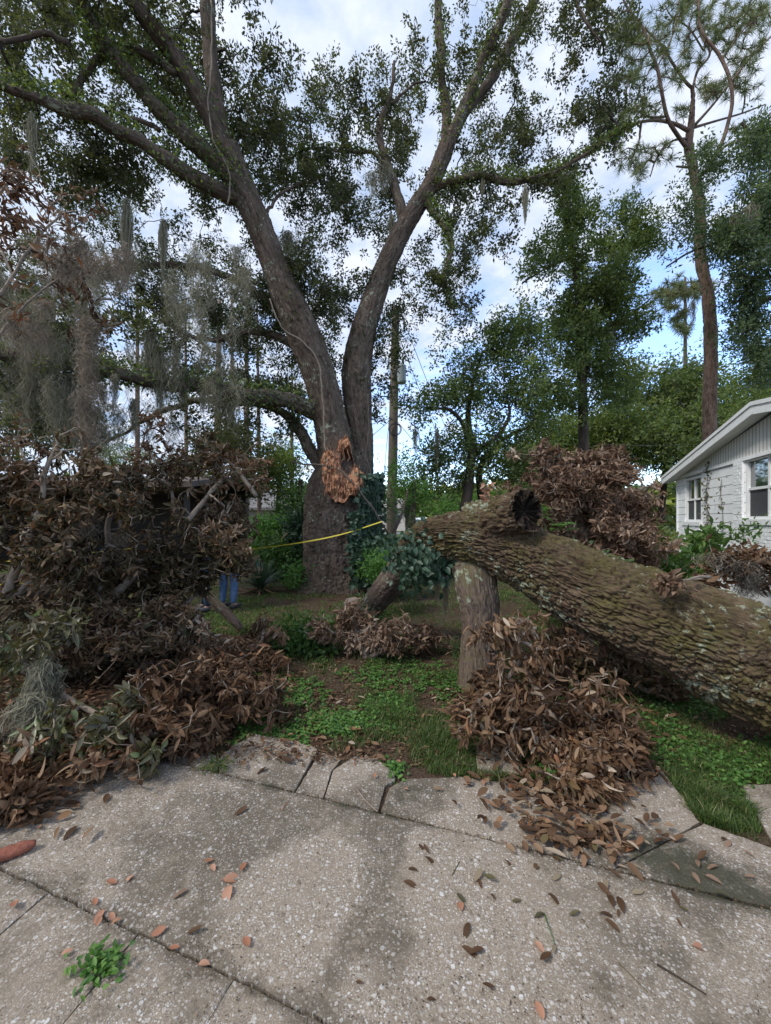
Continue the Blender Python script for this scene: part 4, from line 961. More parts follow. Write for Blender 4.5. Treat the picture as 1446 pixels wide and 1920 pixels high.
# ------------------------------------------------------------------ other trees
def tree(name, label, trunks, blobs, leafm, barkm='dark_bark', cat='tree', nsub=5, nl=17, rc=.2, rs=.065, L=.10, W=.052, tip=.006, keep=None, grp=None, base=None, shell=0.0, k=12, thin=.66):
    rows0 = trunks[0]; b = P(*rows0[0][:3]); t = thing(name, (b[0], b[1], 0) if base is None else base, label, cat, grp)
    g = Geo(); sk = []
    for i, rows in enumerate(trunks):
        pts, rad = px_path(rows); pts, rad = smooth_path(pts, rad, .12)
        if i == 0 and pts[0][2] > 0.0:
            pts = np.vstack([[pts[0][0], pts[0][1], -0.05], pts]); rad = np.concatenate([[rad[0] * 1.25], rad])
            pts, rad = smooth_path(pts, rad, .15)
        tube(g, pts, rad, k=k if i == 0 else 8, disp=bark_disp(rad.max() * .08, 12, 3, 7, .02) if i == 0 and k > 20 else None); sk.append((pts, rad))
    g.build('trunk', M[barkm], t)
    T = blob_pts(blobs, keep, shell, True); T = T[rng.random(len(T)) < thin]
    g = Geo(); ends = grow(g, sk, T, tip=tip, seg=.3, wig=.07, rmax=.05, k=4); g.build('twigs', M['oak_twig'], t)
    g = Geo(); clump_leaves(g, T, nsub, nl, rc, rs, L, W); g.build('crown', M[leafm], t)
    return t
tree('water_oak', 'slender tall tree with layered dark foliage left of the big pine',
    [[(1093, 870, 13, 9), (1094, 800, 13, 9), (1090, 680, 13, 8), (1086, 560, 13, 7), (1070, 460, 13, 5), (1057, 400, 13, 4), (1058, 330, 13, 2)],
     [(1095, 720, 13, 5), (1112, 600, 13.3, 4), (1135, 510, 13.5, 3), (1170, 440, 13.7, 2)], [(1080, 480, 13, 3), (1030, 500, 12.5, 2), (980, 530, 12.2, 1.5)], [(1092, 640, 13, 3), (1180, 590, 13.5, 2), (1220, 560, 13.5, 1)]],
    [(1065, 350, 13, 30, 45, .7, 30), (1085, 400, 13, 35, 45, .8, 36), (1045, 470, 12.8, 55, 35, .9, 40), (1130, 500, 13.2, 70, 60, 1.1, 90), (1180, 430, 13.4, 60, 50, .9, 55), (1100, 560, 13, 85, 35, 1.2, 85),
     (1170, 600, 13.2, 70, 35, 1.0, 70), (1080, 620, 13, 95, 30, 1.2, 75), (1110, 680, 13, 75, 45, 1.1, 75), (1060, 740, 13, 60, 35, 1.0, 55), (1150, 720, 13.5, 50, 50, 1, 45), (1000, 505, 12.3, 26, 18, .4, 9), (1220, 440, 13.5, 40, 40, .8, 26)],
    'ash_leaf', 'dark_bark', L=.105, W=.058, rc=.21, rs=.065, nsub=6, nl=19)
tree('small_oak', 'smaller spreading green tree right of the utility pole',
    [[(872, 960, 11.5, 11), (880, 900, 11.5, 9), (884, 840, 11.5, 7), (878, 780, 11.5, 5), (886, 720, 11.5, 4), (905, 660, 11.5, 2)],
     [(882, 850, 11.5, 5), (870, 800, 11.3, 4), (845, 770, 11.1, 3), (800, 765, 11, 2)], [(884, 850, 11.5, 5), (930, 820, 11.4, 4), (955, 780, 11.3, 3), (950, 740, 11.3, 2)], [(905, 950, 12, 8), (900, 880, 12, 6), (935, 830, 12, 4), (990, 800, 12, 3)]],
    [(960, 620, 11.5, 70, 32, .8, 60), (1000, 660, 11.6, 55, 50, .8, 55), (915, 670, 11.5, 75, 40, .9, 70), (860, 740, 11.3, 60, 40, .8, 50), (800, 750, 11, 40, 35, .6, 26), (950, 740, 11.5, 85, 50, 1, 85),
     (1010, 760, 11.8, 50, 60, .8, 50), (820, 860, 11.5, 45, 40, .7, 50), (870, 850, 11.6, 60, 50, .8, 55), (940, 850, 11.6, 70, 55, .9, 75), (800, 900, 11.8, 35, 25, .5, 26), (990, 860, 12, 60, 50, .8, 50), (850, 900, 11.8, 50, 22, .6, 26)],
    'ash_leaf', 'dark_bark', L=.095, W=.052, rc=.19, nsub=5, nl=17)
tree('sapling', 'thin yellow green sapling leaning beside the base of the pole',
    [[(738, 1000, 9.6, 3), (755, 960, 9.6, 2.5), (765, 920, 9.7, 2)], [(775, 1005, 10, 4), (776, 960, 10, 4), (778, 900, 10, 3)]],
    [(765, 905, 9.9, 34, 26, .35, 40), (735, 945, 9.7, 28, 24, .3, 26), (785, 930, 10, 24, 26, .3, 18), (750, 880, 10, 24, 16, .3, 14)], 'weed', 'oak_twig' if 0 else 'limb_bark', cat='tree', rc=.13, rs=.05, L=.08, W=.035, tip=.003, nsub=5, nl=9)
tree('right_edge_oak' if 0 else 'spreading_oak', 'dark overhanging oak at the right edge behind the pine',
    [[(1530, 900, 12, 22), (1520, 700, 12, 20), (1500, 500, 12, 16), (1480, 300, 12, 12), (1470, 150, 12, 7)], [(1500, 480, 12, 8), (1430, 445, 12, 5), (1370, 450, 12, 4), (1300, 470, 12, 2), (1250, 500, 12, 1.5)],
     [(1500, 560, 12, 8), (1440, 560, 12, 5), (1400, 600, 12, 3)], [(1480, 300, 12, 6), (1420, 260, 12, 4), (1390, 230, 12, 2)]],
    [(1425, 270, 12, 40, 50, .8, 60), (1440, 360, 11.8, 50, 45, .8, 75), (1400, 430, 11.6, 65, 38, .8, 85), (1340, 460, 12, 70, 28, .7, 55), (1430, 520, 11.8, 55, 60, .9, 110), (1400, 610, 12, 45, 50, .8, 65), (1440, 680, 12, 30, 50, .8, 50),
     (1290, 400, 12.3, 35, 45, .6, 26), (1350, 300, 12.4, 45, 25, .6, 20), (1310, 345, 12.4, 28, 40, .5, 22), (1480, 450, 12, 60, 150, 1, 80)],
    'teal_leaf', 'dark_bark', L=.11, W=.05, rc=.22, nsub=7, nl=13)
# far trees behind the house and the slender tree
def keep_sky(u, v): return ~((u > 1195) & (u < 1290) & (v < 690) & (rng.random(len(u)) < .85))
FG = 'trees beyond the back of the yard'
far = [('mid green rounded tree behind the slender oak', 1060, 22, 830, 130, 60, 110), ('broad yellow green tree behind the brush mound', 1150, 24, 790, 110, 75, 170), ('olive green tree left of the pine trunk', 1240, 23, 740, 95, 70, 190),
       ('deep green tree behind the roof edge of the white house', 1340, 21, 790, 100, 80, 180), ('bright tree showing between the pine and the right edge', 1430, 24, 720, 70, 60, 110)]
for i, (lab, u, d, v, ru, rv, n) in enumerate(far):
    tree('broadleaf_tree', lab, [[(u, 960, d, 6), (u + 8, 860, d, 5), (u - 5, 780, d, 4), (u, v, d, 2)], [(u + 5, 850, d, 3), (u + 60, 790, d, 2)], [(u + 5, 850, d, 3), (u - 55, 780, d, 2)]],
         [(u, v, d, ru, rv, 2.2, n), (u - ru * .4, v + rv * .7, d - 1, ru * .8, rv * .6, 1.8, n // 2), (u + ru * .4, v + rv * .8, d - 1, ru * .8, rv * .6, 1.8, n // 2)],
         ['far_leaf', 'far_leaf', 'ash_leaf', 'ash_leaf', 'far_leaf'][i], grp=FG, nsub=8, nl=11, rc=.42, rs=.13, L=.20, W=.09, tip=.012, keep=keep_sky)
tree('hedge_tree', 'pale lime shrubby tree low beyond the fallen trunk', [[(880, 985, 24, 4), (880, 950, 24, 3)]], [(870, 955, 24, 70, 22, 1.5, 70), (930, 945, 25, 60, 30, 1.5, 60)], 'weed', nsub=7, nl=10, rc=.3, rs=.1, L=.16, W=.07, tip=.01, cat='shrub')
for i, (lab, u, d, v, ru, rv, n) in enumerate([('hazy green tree beyond the dark roof at left', 210, 30, 870, 60, 30, 90), ('small green tree behind the sky gap at left', 340, 32, 880, 60, 28, 60), ('yellow green tree in the gap left of the oak trunk', 520, 20, 890, 50, 45, 90),
        ('dark leafy tree at the left frame edge behind the moss', 30, 18, 760, 110, 110, 150), ('leafy tree beyond the low limb behind the brush', 440, 18, 850, 70, 60, 110), ('low green tree behind the bushes left of the trunk', 560, 18, 960, 40, 40, 60)]):
    tree('broadleaf_tree', lab, [[(u, 980, d, 5), (u + 4, 900, d, 4), (u, v, d, 2)]], [(u, v, d, ru, rv, 2.0, n)], ['far_leaf', 'far_leaf', 'far_leaf', 'oak_leaf', 'oak_leaf', 'bush'][i], grp='trees far behind the left side of the yard', nsub=8, nl=11, rc=.36, rs=.12, L=.17, W=.08, tip=.012)

# pines
def needles(g, tips, dirs, L=.22, n=46, w=.0055):
    k = len(tips); j = np.repeat(np.arange(k), n); N_ = len(j)
    d = norm(dirs[j] * .45 + rdir(N_)); p = tips[j] - dirs[j] * rng.uniform(-.02, .10, (N_, 1))
    side = norm(np.cross(d, rdir(N_))) * w; ln = L * rng.uniform(.7, 1.15, (N_, 1))
    mid = p + d * ln * .6; end = p + d * ln - np.array([0, 0, .12]) * ln
    V = np.stack([p - side, p + side, mid + side, mid - side, end], 1).reshape(-1, 3)
    b = np.arange(N_)[:, None] * 5
    g.add(V, b + [0, 1, 2, 3], b + [3, 2, 4], r=np.repeat(np.clip(rng.random(k)[j] * .6 + rng.random(N_) * .4, 0, 1) * (rng.random(k)[j] > .03) + 0, 5))
C3 = lambda x, y, d, w: (960 + x / 3.0125, y / 3.0125, d, w)
pine_rows = [[(1330, 900, 14, 15), (1331, 750, 14, 14), (1333, 650, 14, 14), (1328, 560, 14, 12.5), (1312, 470, 14, 11.5), (1314, 420, 14, 10.5), (1308, 360, 14, 9.5), (1298, 305, 14, 9), (1291, 275, 14, 8.5), (1296, 235, 14, 6), (1299, 190, 14, 4.5), (1298, 165, 14, 4)],
    [C3(1020, 500, 14, 3.5), C3(975, 455, 13.8, 3.4), C3(900, 345, 13.5, 3), C3(860, 270, 13.3, 2.5), C3(790, 200, 13, 2), C3(740, 150, 13, 1.5)],
    [C3(1020, 500, 14, 3), C3(1050, 400, 14.2, 3), C3(1118, 300, 14.4, 2.6), C3(1060, 180, 14.6, 2), C3(1050, 0, 14.8, 2), C3(1050, -200, 15, 1)],
    [C3(1000, 850, 14, 5), C3(940, 770, 13.6, 4.5), C3(880, 670, 13.3, 4.5), C3(850, 540, 13.1, 4), C3(825, 400, 13, 4), C3(780, 280, 12.9, 3.5), C3(735, 150, 12.8, 3), C3(650, 40, 12.7, 2.4), C3(600, -80, 12.6, 1.5)],
    [C3(1000, 740, 14, 5), C3(920, 700, 13.6, 4), C3(820, 680, 13.2, 3.5), C3(720, 690, 12.9, 3), C3(650, 710, 12.7, 2), C3(560, 760, 12.5, 1.2)],
    [C3(860, 660, 13.3, 3), C3(770, 660, 13, 2), C3(690, 620, 12.8, 1.8), C3(570, 605, 12.6, 1.4), C3(450, 690, 12.5, 1)],
    [C3(1030, 720, 14, 3.5), C3(1130, 690, 14.3, 2.6), C3(1300, 640, 14.6, 2), C3(1430, 590, 14.8, 1.5)],
    [C3(1040, 1010, 14, 5), C3(1100, 960, 13.9, 4.5), C3(1180, 820, 13.7, 4.5), C3(1225, 680, 13.6, 4.2), C3(1245, 560, 13.5, 4), C3(1225, 430, 13.5, 4), C3(1170, 310, 13.5, 3.6), C3(1100, 220, 13.5, 3.2), C3(1060, 130, 13.5, 2.6), C3(1055, -60, 13.5, 2)],
    [C3(1120, 940, 13.9, 3.2), C3(1200, 830, 14.2, 3), C3(1330, 770, 14.5, 2.8), C3(1460, 640, 14.8, 2.2)],
    [C3(1235, 470, 13.5, 2.8), C3(1330, 345, 13.4, 2.5), C3(1460, 210, 13.3, 2)],
    [C3(1030, 710, 14, 4), C3(1120, 610, 13.8, 3), C3(1225, 480, 13.6, 2)],
    [C3(1000, 780, 14, 3), C3(900, 800, 13.7, 2.4), C3(820, 890, 13.5, 2), C3(780, 1000, 13.4, 1.2)],
    [C3(990, 945, 14, 3), C3(930, 940, 13.7, 2)],
    [C3(830, 360, 13, 2), C3(900, 220, 13.2, 1.8), C3(940, 50, 13.4, 1.5), C3(945, -60, 13.4, 1)],
    [C3(1118, 300, 14.4, 2), C3(1200, 160, 14.6, 1.8), C3(1340, 40, 14.8, 1.5), C3(1400, -40, 14.8, 1)],
    [C3(1085, 290, 14.4, 2), C3(1000, 160, 14.2, 1.6), C3(900, 90, 14, 1.4), C3(860, 20, 14, 1)],
    [C3(1190, 330, 13.5, 2), C3(1280, 200, 13.4, 1.6), C3(1360, 120, 13.3, 1.2)]]
pn = thing('pine', (P(1330, 900, 14)[0], 14, 0), 'tall longleaf pine with reddish trunk and open needle tufts at upper right', 'pine tree')
g = Geo(); sk = []
for i, rows in enumerate(pine_rows):
    pts, rad = px_path(rows); rad = rad * .76
    if i == 0: pts = np.vstack([[pts[0][0], 14, -.05], pts]); rad = np.concatenate([[rad[0] * 1.1], rad])
    pts, rad = smooth_path(pts, rad, .06 if i == 0 else .12)
    tube(g, pts, rad, k=48 if i == 0 else 8, disp=bark_disp(.03, 10, 3.2, 9, .03) if i == 0 else None); sk.append((pts[::2], rad[::2]))
g.build('trunk', M['pine_bark'], pn)
pb = lambda x, y, d, rx, ry, rd, n: (960 + x / 3.0125, y / 3.0125, d, rx / 3.0125, ry / 3.0125, rd, n)
Tp = blob_pts([pb(700, 930, 13.3, 110, 150, .8, 30), pb(850, 860, 13.5, 90, 80, .7, 12), pb(690, 430, 13, 130, 130, .9, 30), pb(640, 200, 12.9, 130, 130, .9, 34), pb(850, 200, 13.2, 150, 180, 1, 42), pb(570, 640, 12.6, 120, 80, .6, 20),
               pb(760, 620, 13, 130, 70, .7, 16), pb(900, 450, 13.4, 90, 90, .7, 14), pb(1000, 300, 14, 110, 130, .8, 20), pb(1120, 500, 13.8, 110, 80, .7, 26), pb(1300, 480, 13.8, 130, 90, .8, 24), pb(1200, 130, 14, 200, 140, 1.1, 60),
               pb(1330, 300, 13.6, 140, 110, .9, 30), pb(1400, 80, 14, 120, 120, 1, 34), pb(1280, 740, 14.3, 60, 40, .4, 7), pb(1000, 40, 13.8, 200, 90, 1, 40), pb(1100, 830, 13.9, 60, 60, .4, 7), pb(960, 620, 13.8, 60, 50, .5, 7), pb(480, 40, 12.6, 60, 60, .4, 6)], None, .1)
g = Geo(); ends = grow(g, sk, Tp, tip=.010, seg=.25, wig=.08, rmax=.04, k=5, sag=.12); g.build('twigs', M['pine_bark'], pn)
ends = norm(ends + [0, 0, .4])
g = Geo(); needles(g, Tp, ends, .27, 44); g.build('needles', M['needle'], pn)
def pine_far(lab, u, d, vtop, w, blobs, lean=0):
    t = thing('pine', (P(u, 980, d)[0], d, 0), lab, 'pine tree', 'distant pines'); g = Geo()
    pts, rad = px_path([(u, 985, d, w), (u + lean * .4, (985 + vtop) / 2, d, w * .8), (u + lean, vtop, d, w * .4)]); pts = np.vstack([[pts[0][0], d, -.05], pts[1:]]); pts, rad = smooth_path(pts, rad, .4); tube(g, pts, rad, k=10)
    sk = [(pts, rad)]
    g.build('trunk', M['pine_bark'], t)
    if blobs:
        T = blob_pts(blobs, None, .1); g = Geo(); e = grow(g, sk, T, tip=.02, seg=.5, wig=.1, rmax=.06, k=4); g.build('twigs', M['pine_bark'], t)
        g = Geo(); needles(g, T, norm(e + [0, 0, .4]), .5, 60, .012); g.build('needles', M['needle'], t)
pine_far('distant yellowish pine seen in the blue gap left of the big pine', 1285, 26, 520, 5, [(1250, 560, 26, 45, 40, 1.5, 40), (1290, 540, 26, 50, 30, 1.5, 36), (1280, 600, 26, 30, 40, 1.2, 20)])
pine_far('far pine trunk behind the right edge foliage', 1425, 30, 640, 4, [(1425, 660, 30, 40, 30, 1.5, 36)])
for u, d, vt, w, lab in [(405, 20, 560, 7, 'straight brown pine trunk left of the bush, thickest of the background row'), (437, 22, 560, 5, 'thin reddish pine trunk second in the background row'), (462, 24, 560, 6, 'pine trunk third in the background row near the low limb'), (487, 23, 560, 4, 'slim dark pine trunk nearest the curved low limb'),
                         (258, 22, 520, 5, 'lone slim pine trunk rising from the dark roof in the sky gap'), (160, 19, 500, 9, 'pine trunk behind the tan moss rope'), (547, 24, 700, 4, 'short reddish pine trunk right beside the oak trunk'), (350, 26, 560, 4, 'faint pine trunk behind the low limb')]:
    pine_far(lab, u, d, vt, w, [(u, vt + 40, d, 50, 50, 1.5, 10)], lean=rng.uniform(-8, 8))

# ------------------------------------------------------------------ utility pole
po = thing('utility_pole', (P(733, 972, 16)[0], 16, 0), 'tall weathered wooden utility pole between the oak and the smaller tree', 'utility pole')
POLE = plain('weathered_pole', (0.16, 0.13, 0.095), .9, 14, .4, bmp=.4); GREYM = plain('painted_metal', (0.34, 0.38, 0.38), .45, 6, .15); DARKM = plain('dark_metal', (0.05, 0.05, 0.05), .6)
g = Geo(); a = P(733, 972, 16); a[2] = -.05; b = P(742, 577, 16); tube(g, np.linspace(a, b, 20), np.linspace(.21, .15, 20), k=20); g.build('post', POLE, po)
g = Geo(); c = P(753, 702, 15.75)
prof = [(-.36, .14), (-.34, .17), (-.30, .175), (.28, .175), (.30, .185), (.33, .185), (.36, .13), (.38, .03)]
tube(g, [c + [0, 0, z] for z, _ in prof], [r for _, r in prof], k=24); tr = g.build('transformer', GREYM, po)
g = Geo()
for dx, h in ((.07, .26), (-.10, .14)): tube(g, [c + [dx, -.05, .36], c + [dx, -.05, .36 + h]], [.035, .03], k=8)
tube(g, [c + [.17, 0, .12], c + [.36, 0, .12]], [.02, .02], k=6); tube(g, [c + [.17, 0, -.02], c + [.26, 0, -.06]], [.02, .02], k=6); g.build('bushing', DARKM, tr)
g = Geo(); tube(g, [P(745, 603, 15.9), P(757, 596, 15.8)], [.03, .03], k=6); tube(g, [P(757, 596, 15.8), P(759, 622, 15.8)], [.05, .03], k=8); g.box(P(742, 700, 15.83), (.12, .12, .5)); g.build('bracket', DARKM, po)
g = Geo()
th = np.linspace(0, 2 * np.pi, 40); cc = P(741, 805, 15.75); tube(g, np.stack([cc[0] + .24 * np.cos(th), cc[1] + 0 * th, cc[2] + .24 * np.sin(th)], 1), np.full(40, .018), k=5); tube(g, np.stack([cc[0] + .20 * np.cos(th), cc[1] - .03 + 0 * th, cc[2] + .21 * np.sin(th)], 1), np.full(40, .012), k=5); g.build('cable_coil', DARKM, po)
def wire(label, a, b, sag=.2, r=.012):
    t = np.linspace(0, 1, 24)[:, None]; p = a + (b - a) * t; p[:, 2] -= (4 * t * (1 - t) * sag)[:, 0]
    g = Geo(); tube(g, p, r, k=5); tag(g.build('wire', DARKM), label, 'wire', 'wires on the utility pole')
wire('wire sloping right from the pole top toward the small tree', P(757, 600, 15.8), P(860, 860, 22), .1)
wire('second wire dropping right from the transformer side', P(752, 640, 15.8), P(840, 860, 20), .1)
wire('black service cable curving from the oak to the pole above the coil', P(600, 735, 18), P(735, 745, 15.8), .0)
wire('thin cable crossing behind the oak right side to the middle of the pole', P(600, 812, 18), P(735, 783, 15.8), .12)
wire('wire rising from the pole toward the upper left behind the oak', P(735, 785, 15.8), P(640, 862, 19), .05)
wire('slack guy wire dropping left of the pole', P(738, 700, 15.8), P(712, 975, 16.5), .0, .01)
wire('thin line crossing the pale trees toward the white house', P(1440, 828, 14), P(1000, 820, 26), .3)
wire('guy wire nearest the pole on its right', P(745, 790, 15.8), P(820, 880, 19), .0, .01)

# ------------------------------------------------------------------ white house at right
def W_(s, z, off=0.0):
    A = np.array([8.6, 11.95]); t = np.array([-.3417, -.9398]); n = np.array([-.9398, .3417]); q = A + t * s + n * off; return np.array([q[0], q[1], z])
def quadbox(g, s0, s1, z0, z1, o0, o1, m=0, r=.5):
    c = [W_(s, z, o) for s in (s0, s1) for z in (z0, z1) for o in (o0, o1)]
    g.add(np.array(c), [[0, 1, 3, 2], [4, 6, 7, 5], [0, 4, 5, 1], [2, 3, 7, 6], [0, 2, 6, 4], [1, 5, 7, 3]], m=m, r=r)
PAINT = plain('white_wall_paint', (0.80, 0.81, 0.80), .6, 3.5, .10, bmp=.05)
def board_mat():
    m, nt, out = new_mat('white_vertical_boards')
    w = N(nt, 'ShaderNodeTexWave', wave_type='BANDS', bands_direction='Y'); w.inputs['Scale'].default_value = 2.6; w.inputs['Distortion'].default_value = 0
    nt.links.new(objpos(nt), w.inputs['Vector'])
    gr = mth(nt, 'GREATER_THAN', w.outputs['Fac'], .12)
    n = noise(nt, objpos(nt), 5, 5, .6)
    c = mixc(nt, n, (0.62, 0.61, 0.56), (0.76, 0.75, 0.70)); c = mixc(nt, gr, (0.30, 0.30, 0.28), c)
    p = N(nt, 'ShaderNodeBsdfPrincipled'); nt.links.new(c, p.inputs['Base Color']); p.inputs['Roughness'].default_value = .6
    nt.links.new(bump(nt, gr, .6, .01), p.inputs['Normal']); nt.links.new(p.outputs[0], out.inputs[0]); return m
GLASS, nt, out = new_mat('window_glass'); p = N(nt, 'ShaderNodeBsdfPrincipled'); p.inputs['Base Color'].default_value = (.02, .025, .03, 1); p.inputs['Roughness'].default_value = .04; p.inputs['Specular IOR Level'].default_value = 1.0; p.inputs['Coat Weight'].default_value = 1; nt.links.new(p.outputs[0], out.inputs[0])
SCREEN = plain('insect_screen', (0.05, 0.052, 0.055), .7)
hs = thing('white_house', W_(3.8, 0), 'white painted house with low gable roof and block wall at right', 'house')
g = Geo(); SR = 5.0; ZE, SL = 2.80, .155; ZB = .30
ridge = ZE + SL * SR
def zroof(s): return ZE + SL * (SR - abs(s - SR))
# block wall in courses (each course a little proud of the joint)
opens = [(.67, 1.82, 1.53, 2.72), (4.06, 5.60, 1.60, 2.80)]
z = ZB; ci = 0
while z < 2.79:
    z1 = min(z + .205, 2.80); segs = [(0, 9.0)]
    for (a, b, c, d) in opens:
        if z1 > c + .02 and z < d - .02: segs = [q for (x, y) in segs for q in (((x, a), (b, y)) if x < a and y > b else ((x, y),))]
    for x, y in segs:
        quadbox(g, x, y, z, z1 - .013, -.22, 0)
    z = z1; ci += 1
quadbox(g, .01, 8.99, 0, ZB, -.22, -.012); quadbox(g, .01, 8.99, ZB, 2.79, -.22, -.006) if 0 else None
# joints backing with holes, mortar grey darkened to paint in the gap shadow
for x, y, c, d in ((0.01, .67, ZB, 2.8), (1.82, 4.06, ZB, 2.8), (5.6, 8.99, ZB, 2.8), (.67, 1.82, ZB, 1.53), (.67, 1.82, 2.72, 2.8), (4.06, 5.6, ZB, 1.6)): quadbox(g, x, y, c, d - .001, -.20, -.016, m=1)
c0, c1 = W_(0, 0, -.22), W_(0, 0, 0)
far_side = np.array([W_(0.02, .0, -.2), W_(0.02, 0, -7), W_(0.02, 2.8, -7), W_(0.02, 2.8, -.2)]); g.add(far_side, [[0, 1, 2, 3]])
near_side = np.array([W_(8.98, .0, -.2), W_(8.98, 0, -7), W_(8.98, 2.8, -7), W_(8.98, 2.8, -.2)]); g.add(near_side, [[3, 2, 1, 0]])
g.build('wall', [PAINT, plain('mortar_shadow_gap', (.22, .22, .21), .9)], hs, smooth=False)
g = Geo()
gp_ = [W_(0, 2.80, .0), W_(9, 2.80, .0), W_(9, zroof(9) - .12, 0), W_(SR, ridge - .12 - SL * 0, 0), W_(0, zroof(0) - .02, 0)]
gb = [q + (W_(0, 0, -.15) - W_(0, 0, 0)) for q in gp_]
ga = np.array([W_(0, 2.80, 0), W_(SR, 2.80, 0), W_(9, 2.80, 0), W_(9, ZE + .01, 0), W_(SR, ridge - .1, 0), W_(0, ZE + .01, 0)])
g.add(ga, [[0, 1, 4, 5], [1, 2, 3, 4]]); g.build('gable', board_mat(), hs, smooth=False)
g = Geo(); quadbox(g, -.02, 9, 2.775, 2.845, 0, .035); 
quadbox(g, 3.70, 4.0, 2.70, 2.775, 0, .02) if 0 else None
quadbox(g, -.02, .08, ZB, 2.775, 0, .02); g.build('trim_board', PAINT, hs, smooth=False)
# roof
g = Geo(); FASC = plain('white_fascia', (0.76, 0.77, 0.75), .5, 8, .08); ROOF = plain('grey_roofing', (0.30, 0.30, 0.30), .85, 30, .3)
def roofslab(g, s0, s1, off0, off1, dz0, dz1, m=0):
    c = []
    for s in (s0, s1):
        zz = ZE + SL * s if s <= SR else ZE + SL * (2 * SR - s)
        for dz in (dz0, dz1):
            for o in (off0, off1): c.append(W_(s, zz + dz, o))
    g.add(np.array(c), [[0, 1, 3, 2], [4, 6, 7, 5], [0, 4, 5, 1], [2, 3, 7, 6], [0, 2, 6, 4], [1, 5, 7, 3]], m=m)
roofslab(g, -.45, SR, -7, .24, .02, .13); roofslab(g, SR, 9.5, -7, .24, .02, .13); rf = g.build('roof', ROOF, hs, smooth=False)
g = Geo(); roofslab(g, -.48, SR, .241, .28, -.07, .15); roofslab(g, SR, 9.5, .241, .28, -.07, .15); roofslab(g, -.46, SR, .281, .30, .09, .16); roofslab(g, SR, 9.5, .281, .30, .09, .16); g.build('fascia', FASC, rf, smooth=False)
g = Geo(); roofslab(g, -.44, SR, 0.002, .24, -.045, .015); roofslab(g, SR, 9.5, 0.002, .24, -.045, .015); g.build('soffit', FASC, rf, smooth=False)
def window(s0, s1, z0, z1, vb):
    g = Geo()
    for a, b, c, d in ((s0, s0 + .06, z0, z1), (s1 - .06, s1, z0, z1), (s0 + .06, s1 - .06, z0, z0 + .06), (s0 + .06, s1 - .06, z1 - .06, z1)): quadbox(g, a, b, c, d, -.10, -.01)
    zm = (z0 + z1) / 2; quadbox(g, s0 + .06, s1 - .06, zm - .025, zm + .025, -.09, -.03)
    for x in vb: quadbox(g, x - .025, x + .025, z0 + .06, zm - .025, -.09, -.035); quadbox(g, x - .025, x + .025, zm + .025, z1 - .06, -.09, -.035)
    w = g.build('window', FASC, hs, smooth=False)
    g = Geo(); quadbox(g, s0 + .05, s1 - .05, z0 + .05, z1 - .05, -.08, -.07); g.build('pane', GLASS, w, smooth=False)
    g = Geo(); quadbox(g, s0 + .06, s1 - .06, z0 + .06, zm - .03, -.066, -.062); g.build('insect_screen', SCREEN, w, smooth=False)
    g = Geo(); quadbox(g, s0 - .08, s1 + .08, z0 - .10, z0 - .002, -.1, .07); g.build('sill', FASC, w, smooth=False)
window(.67, 1.82, 1.53, 2.72, [1.25]); window(4.06, 5.60, 1.60, 2.80, [4.85])
BRICK = plain('white_painted_brick', (0.80, 0.81, 0.80), .6, 9, .1, bmp=.1)
for (s0, s1, z0, z1) in ((3.66, 4.04, ZB, 2.77), (.35, 1.9, ZB, 1.42), (4.04, 5.7, ZB + .0, 1.48)):
    g = Geo()
    zz = z0; i = 0
    while zz < z1 - .03:
        x = s0 - (.1 if i % 2 else 0)
        while x < s1:
            a, b = max(x, s0), min(x + .2, s1)
            if b - a > .03: quadbox(g, a, b - .008, zz, zz + .058, 0, .045 + rng.uniform(-.006, .006))
            x += .2
        zz += .067; i += 1
    quadbox(g, s0, s1 - .01, z0, z1, .001, .034); g.build('brick_panel', BRICK, hs, smooth=False)
g = Geo()
for i in range(2):
    for j in range(2): quadbox(g, 4.25 + i * .17, 4.37 + i * .17, .42 + j * .14, .52 + j * .14, .001, .05)
g.build('vent_block', DARKM, hs, smooth=False)
# vines on the wall
for lab, s, z0, z1, n in (('thin creeping vine with pale leaves on the house wall beside the far window', 2.25, .9, 2.95, 130), ('wispy climbing weed on the white wall left of the brick pillar', 3.05, .9, 2.5, 50)):
    g = Geo(); zz = np.linspace(z0, z1, 20); st = np.array([W_(s + .06 * math.sin(z * 5), z, .02) for z in zz]); tube(g, st, .006, k=4)
    q = st[rng.integers(0, 20, n)] + rng.normal(size=(n, 3)) * [.03, .09, .05]; leaves(g, q, rdir(n) + [0, 0, -.5], norm(rng.normal(size=(n, 3)) * .3 + [-1, .3, .3]), .09, .05, 'broad')
    tag(g.build('wall_vine', M['dead_olive']), lab, 'vine')

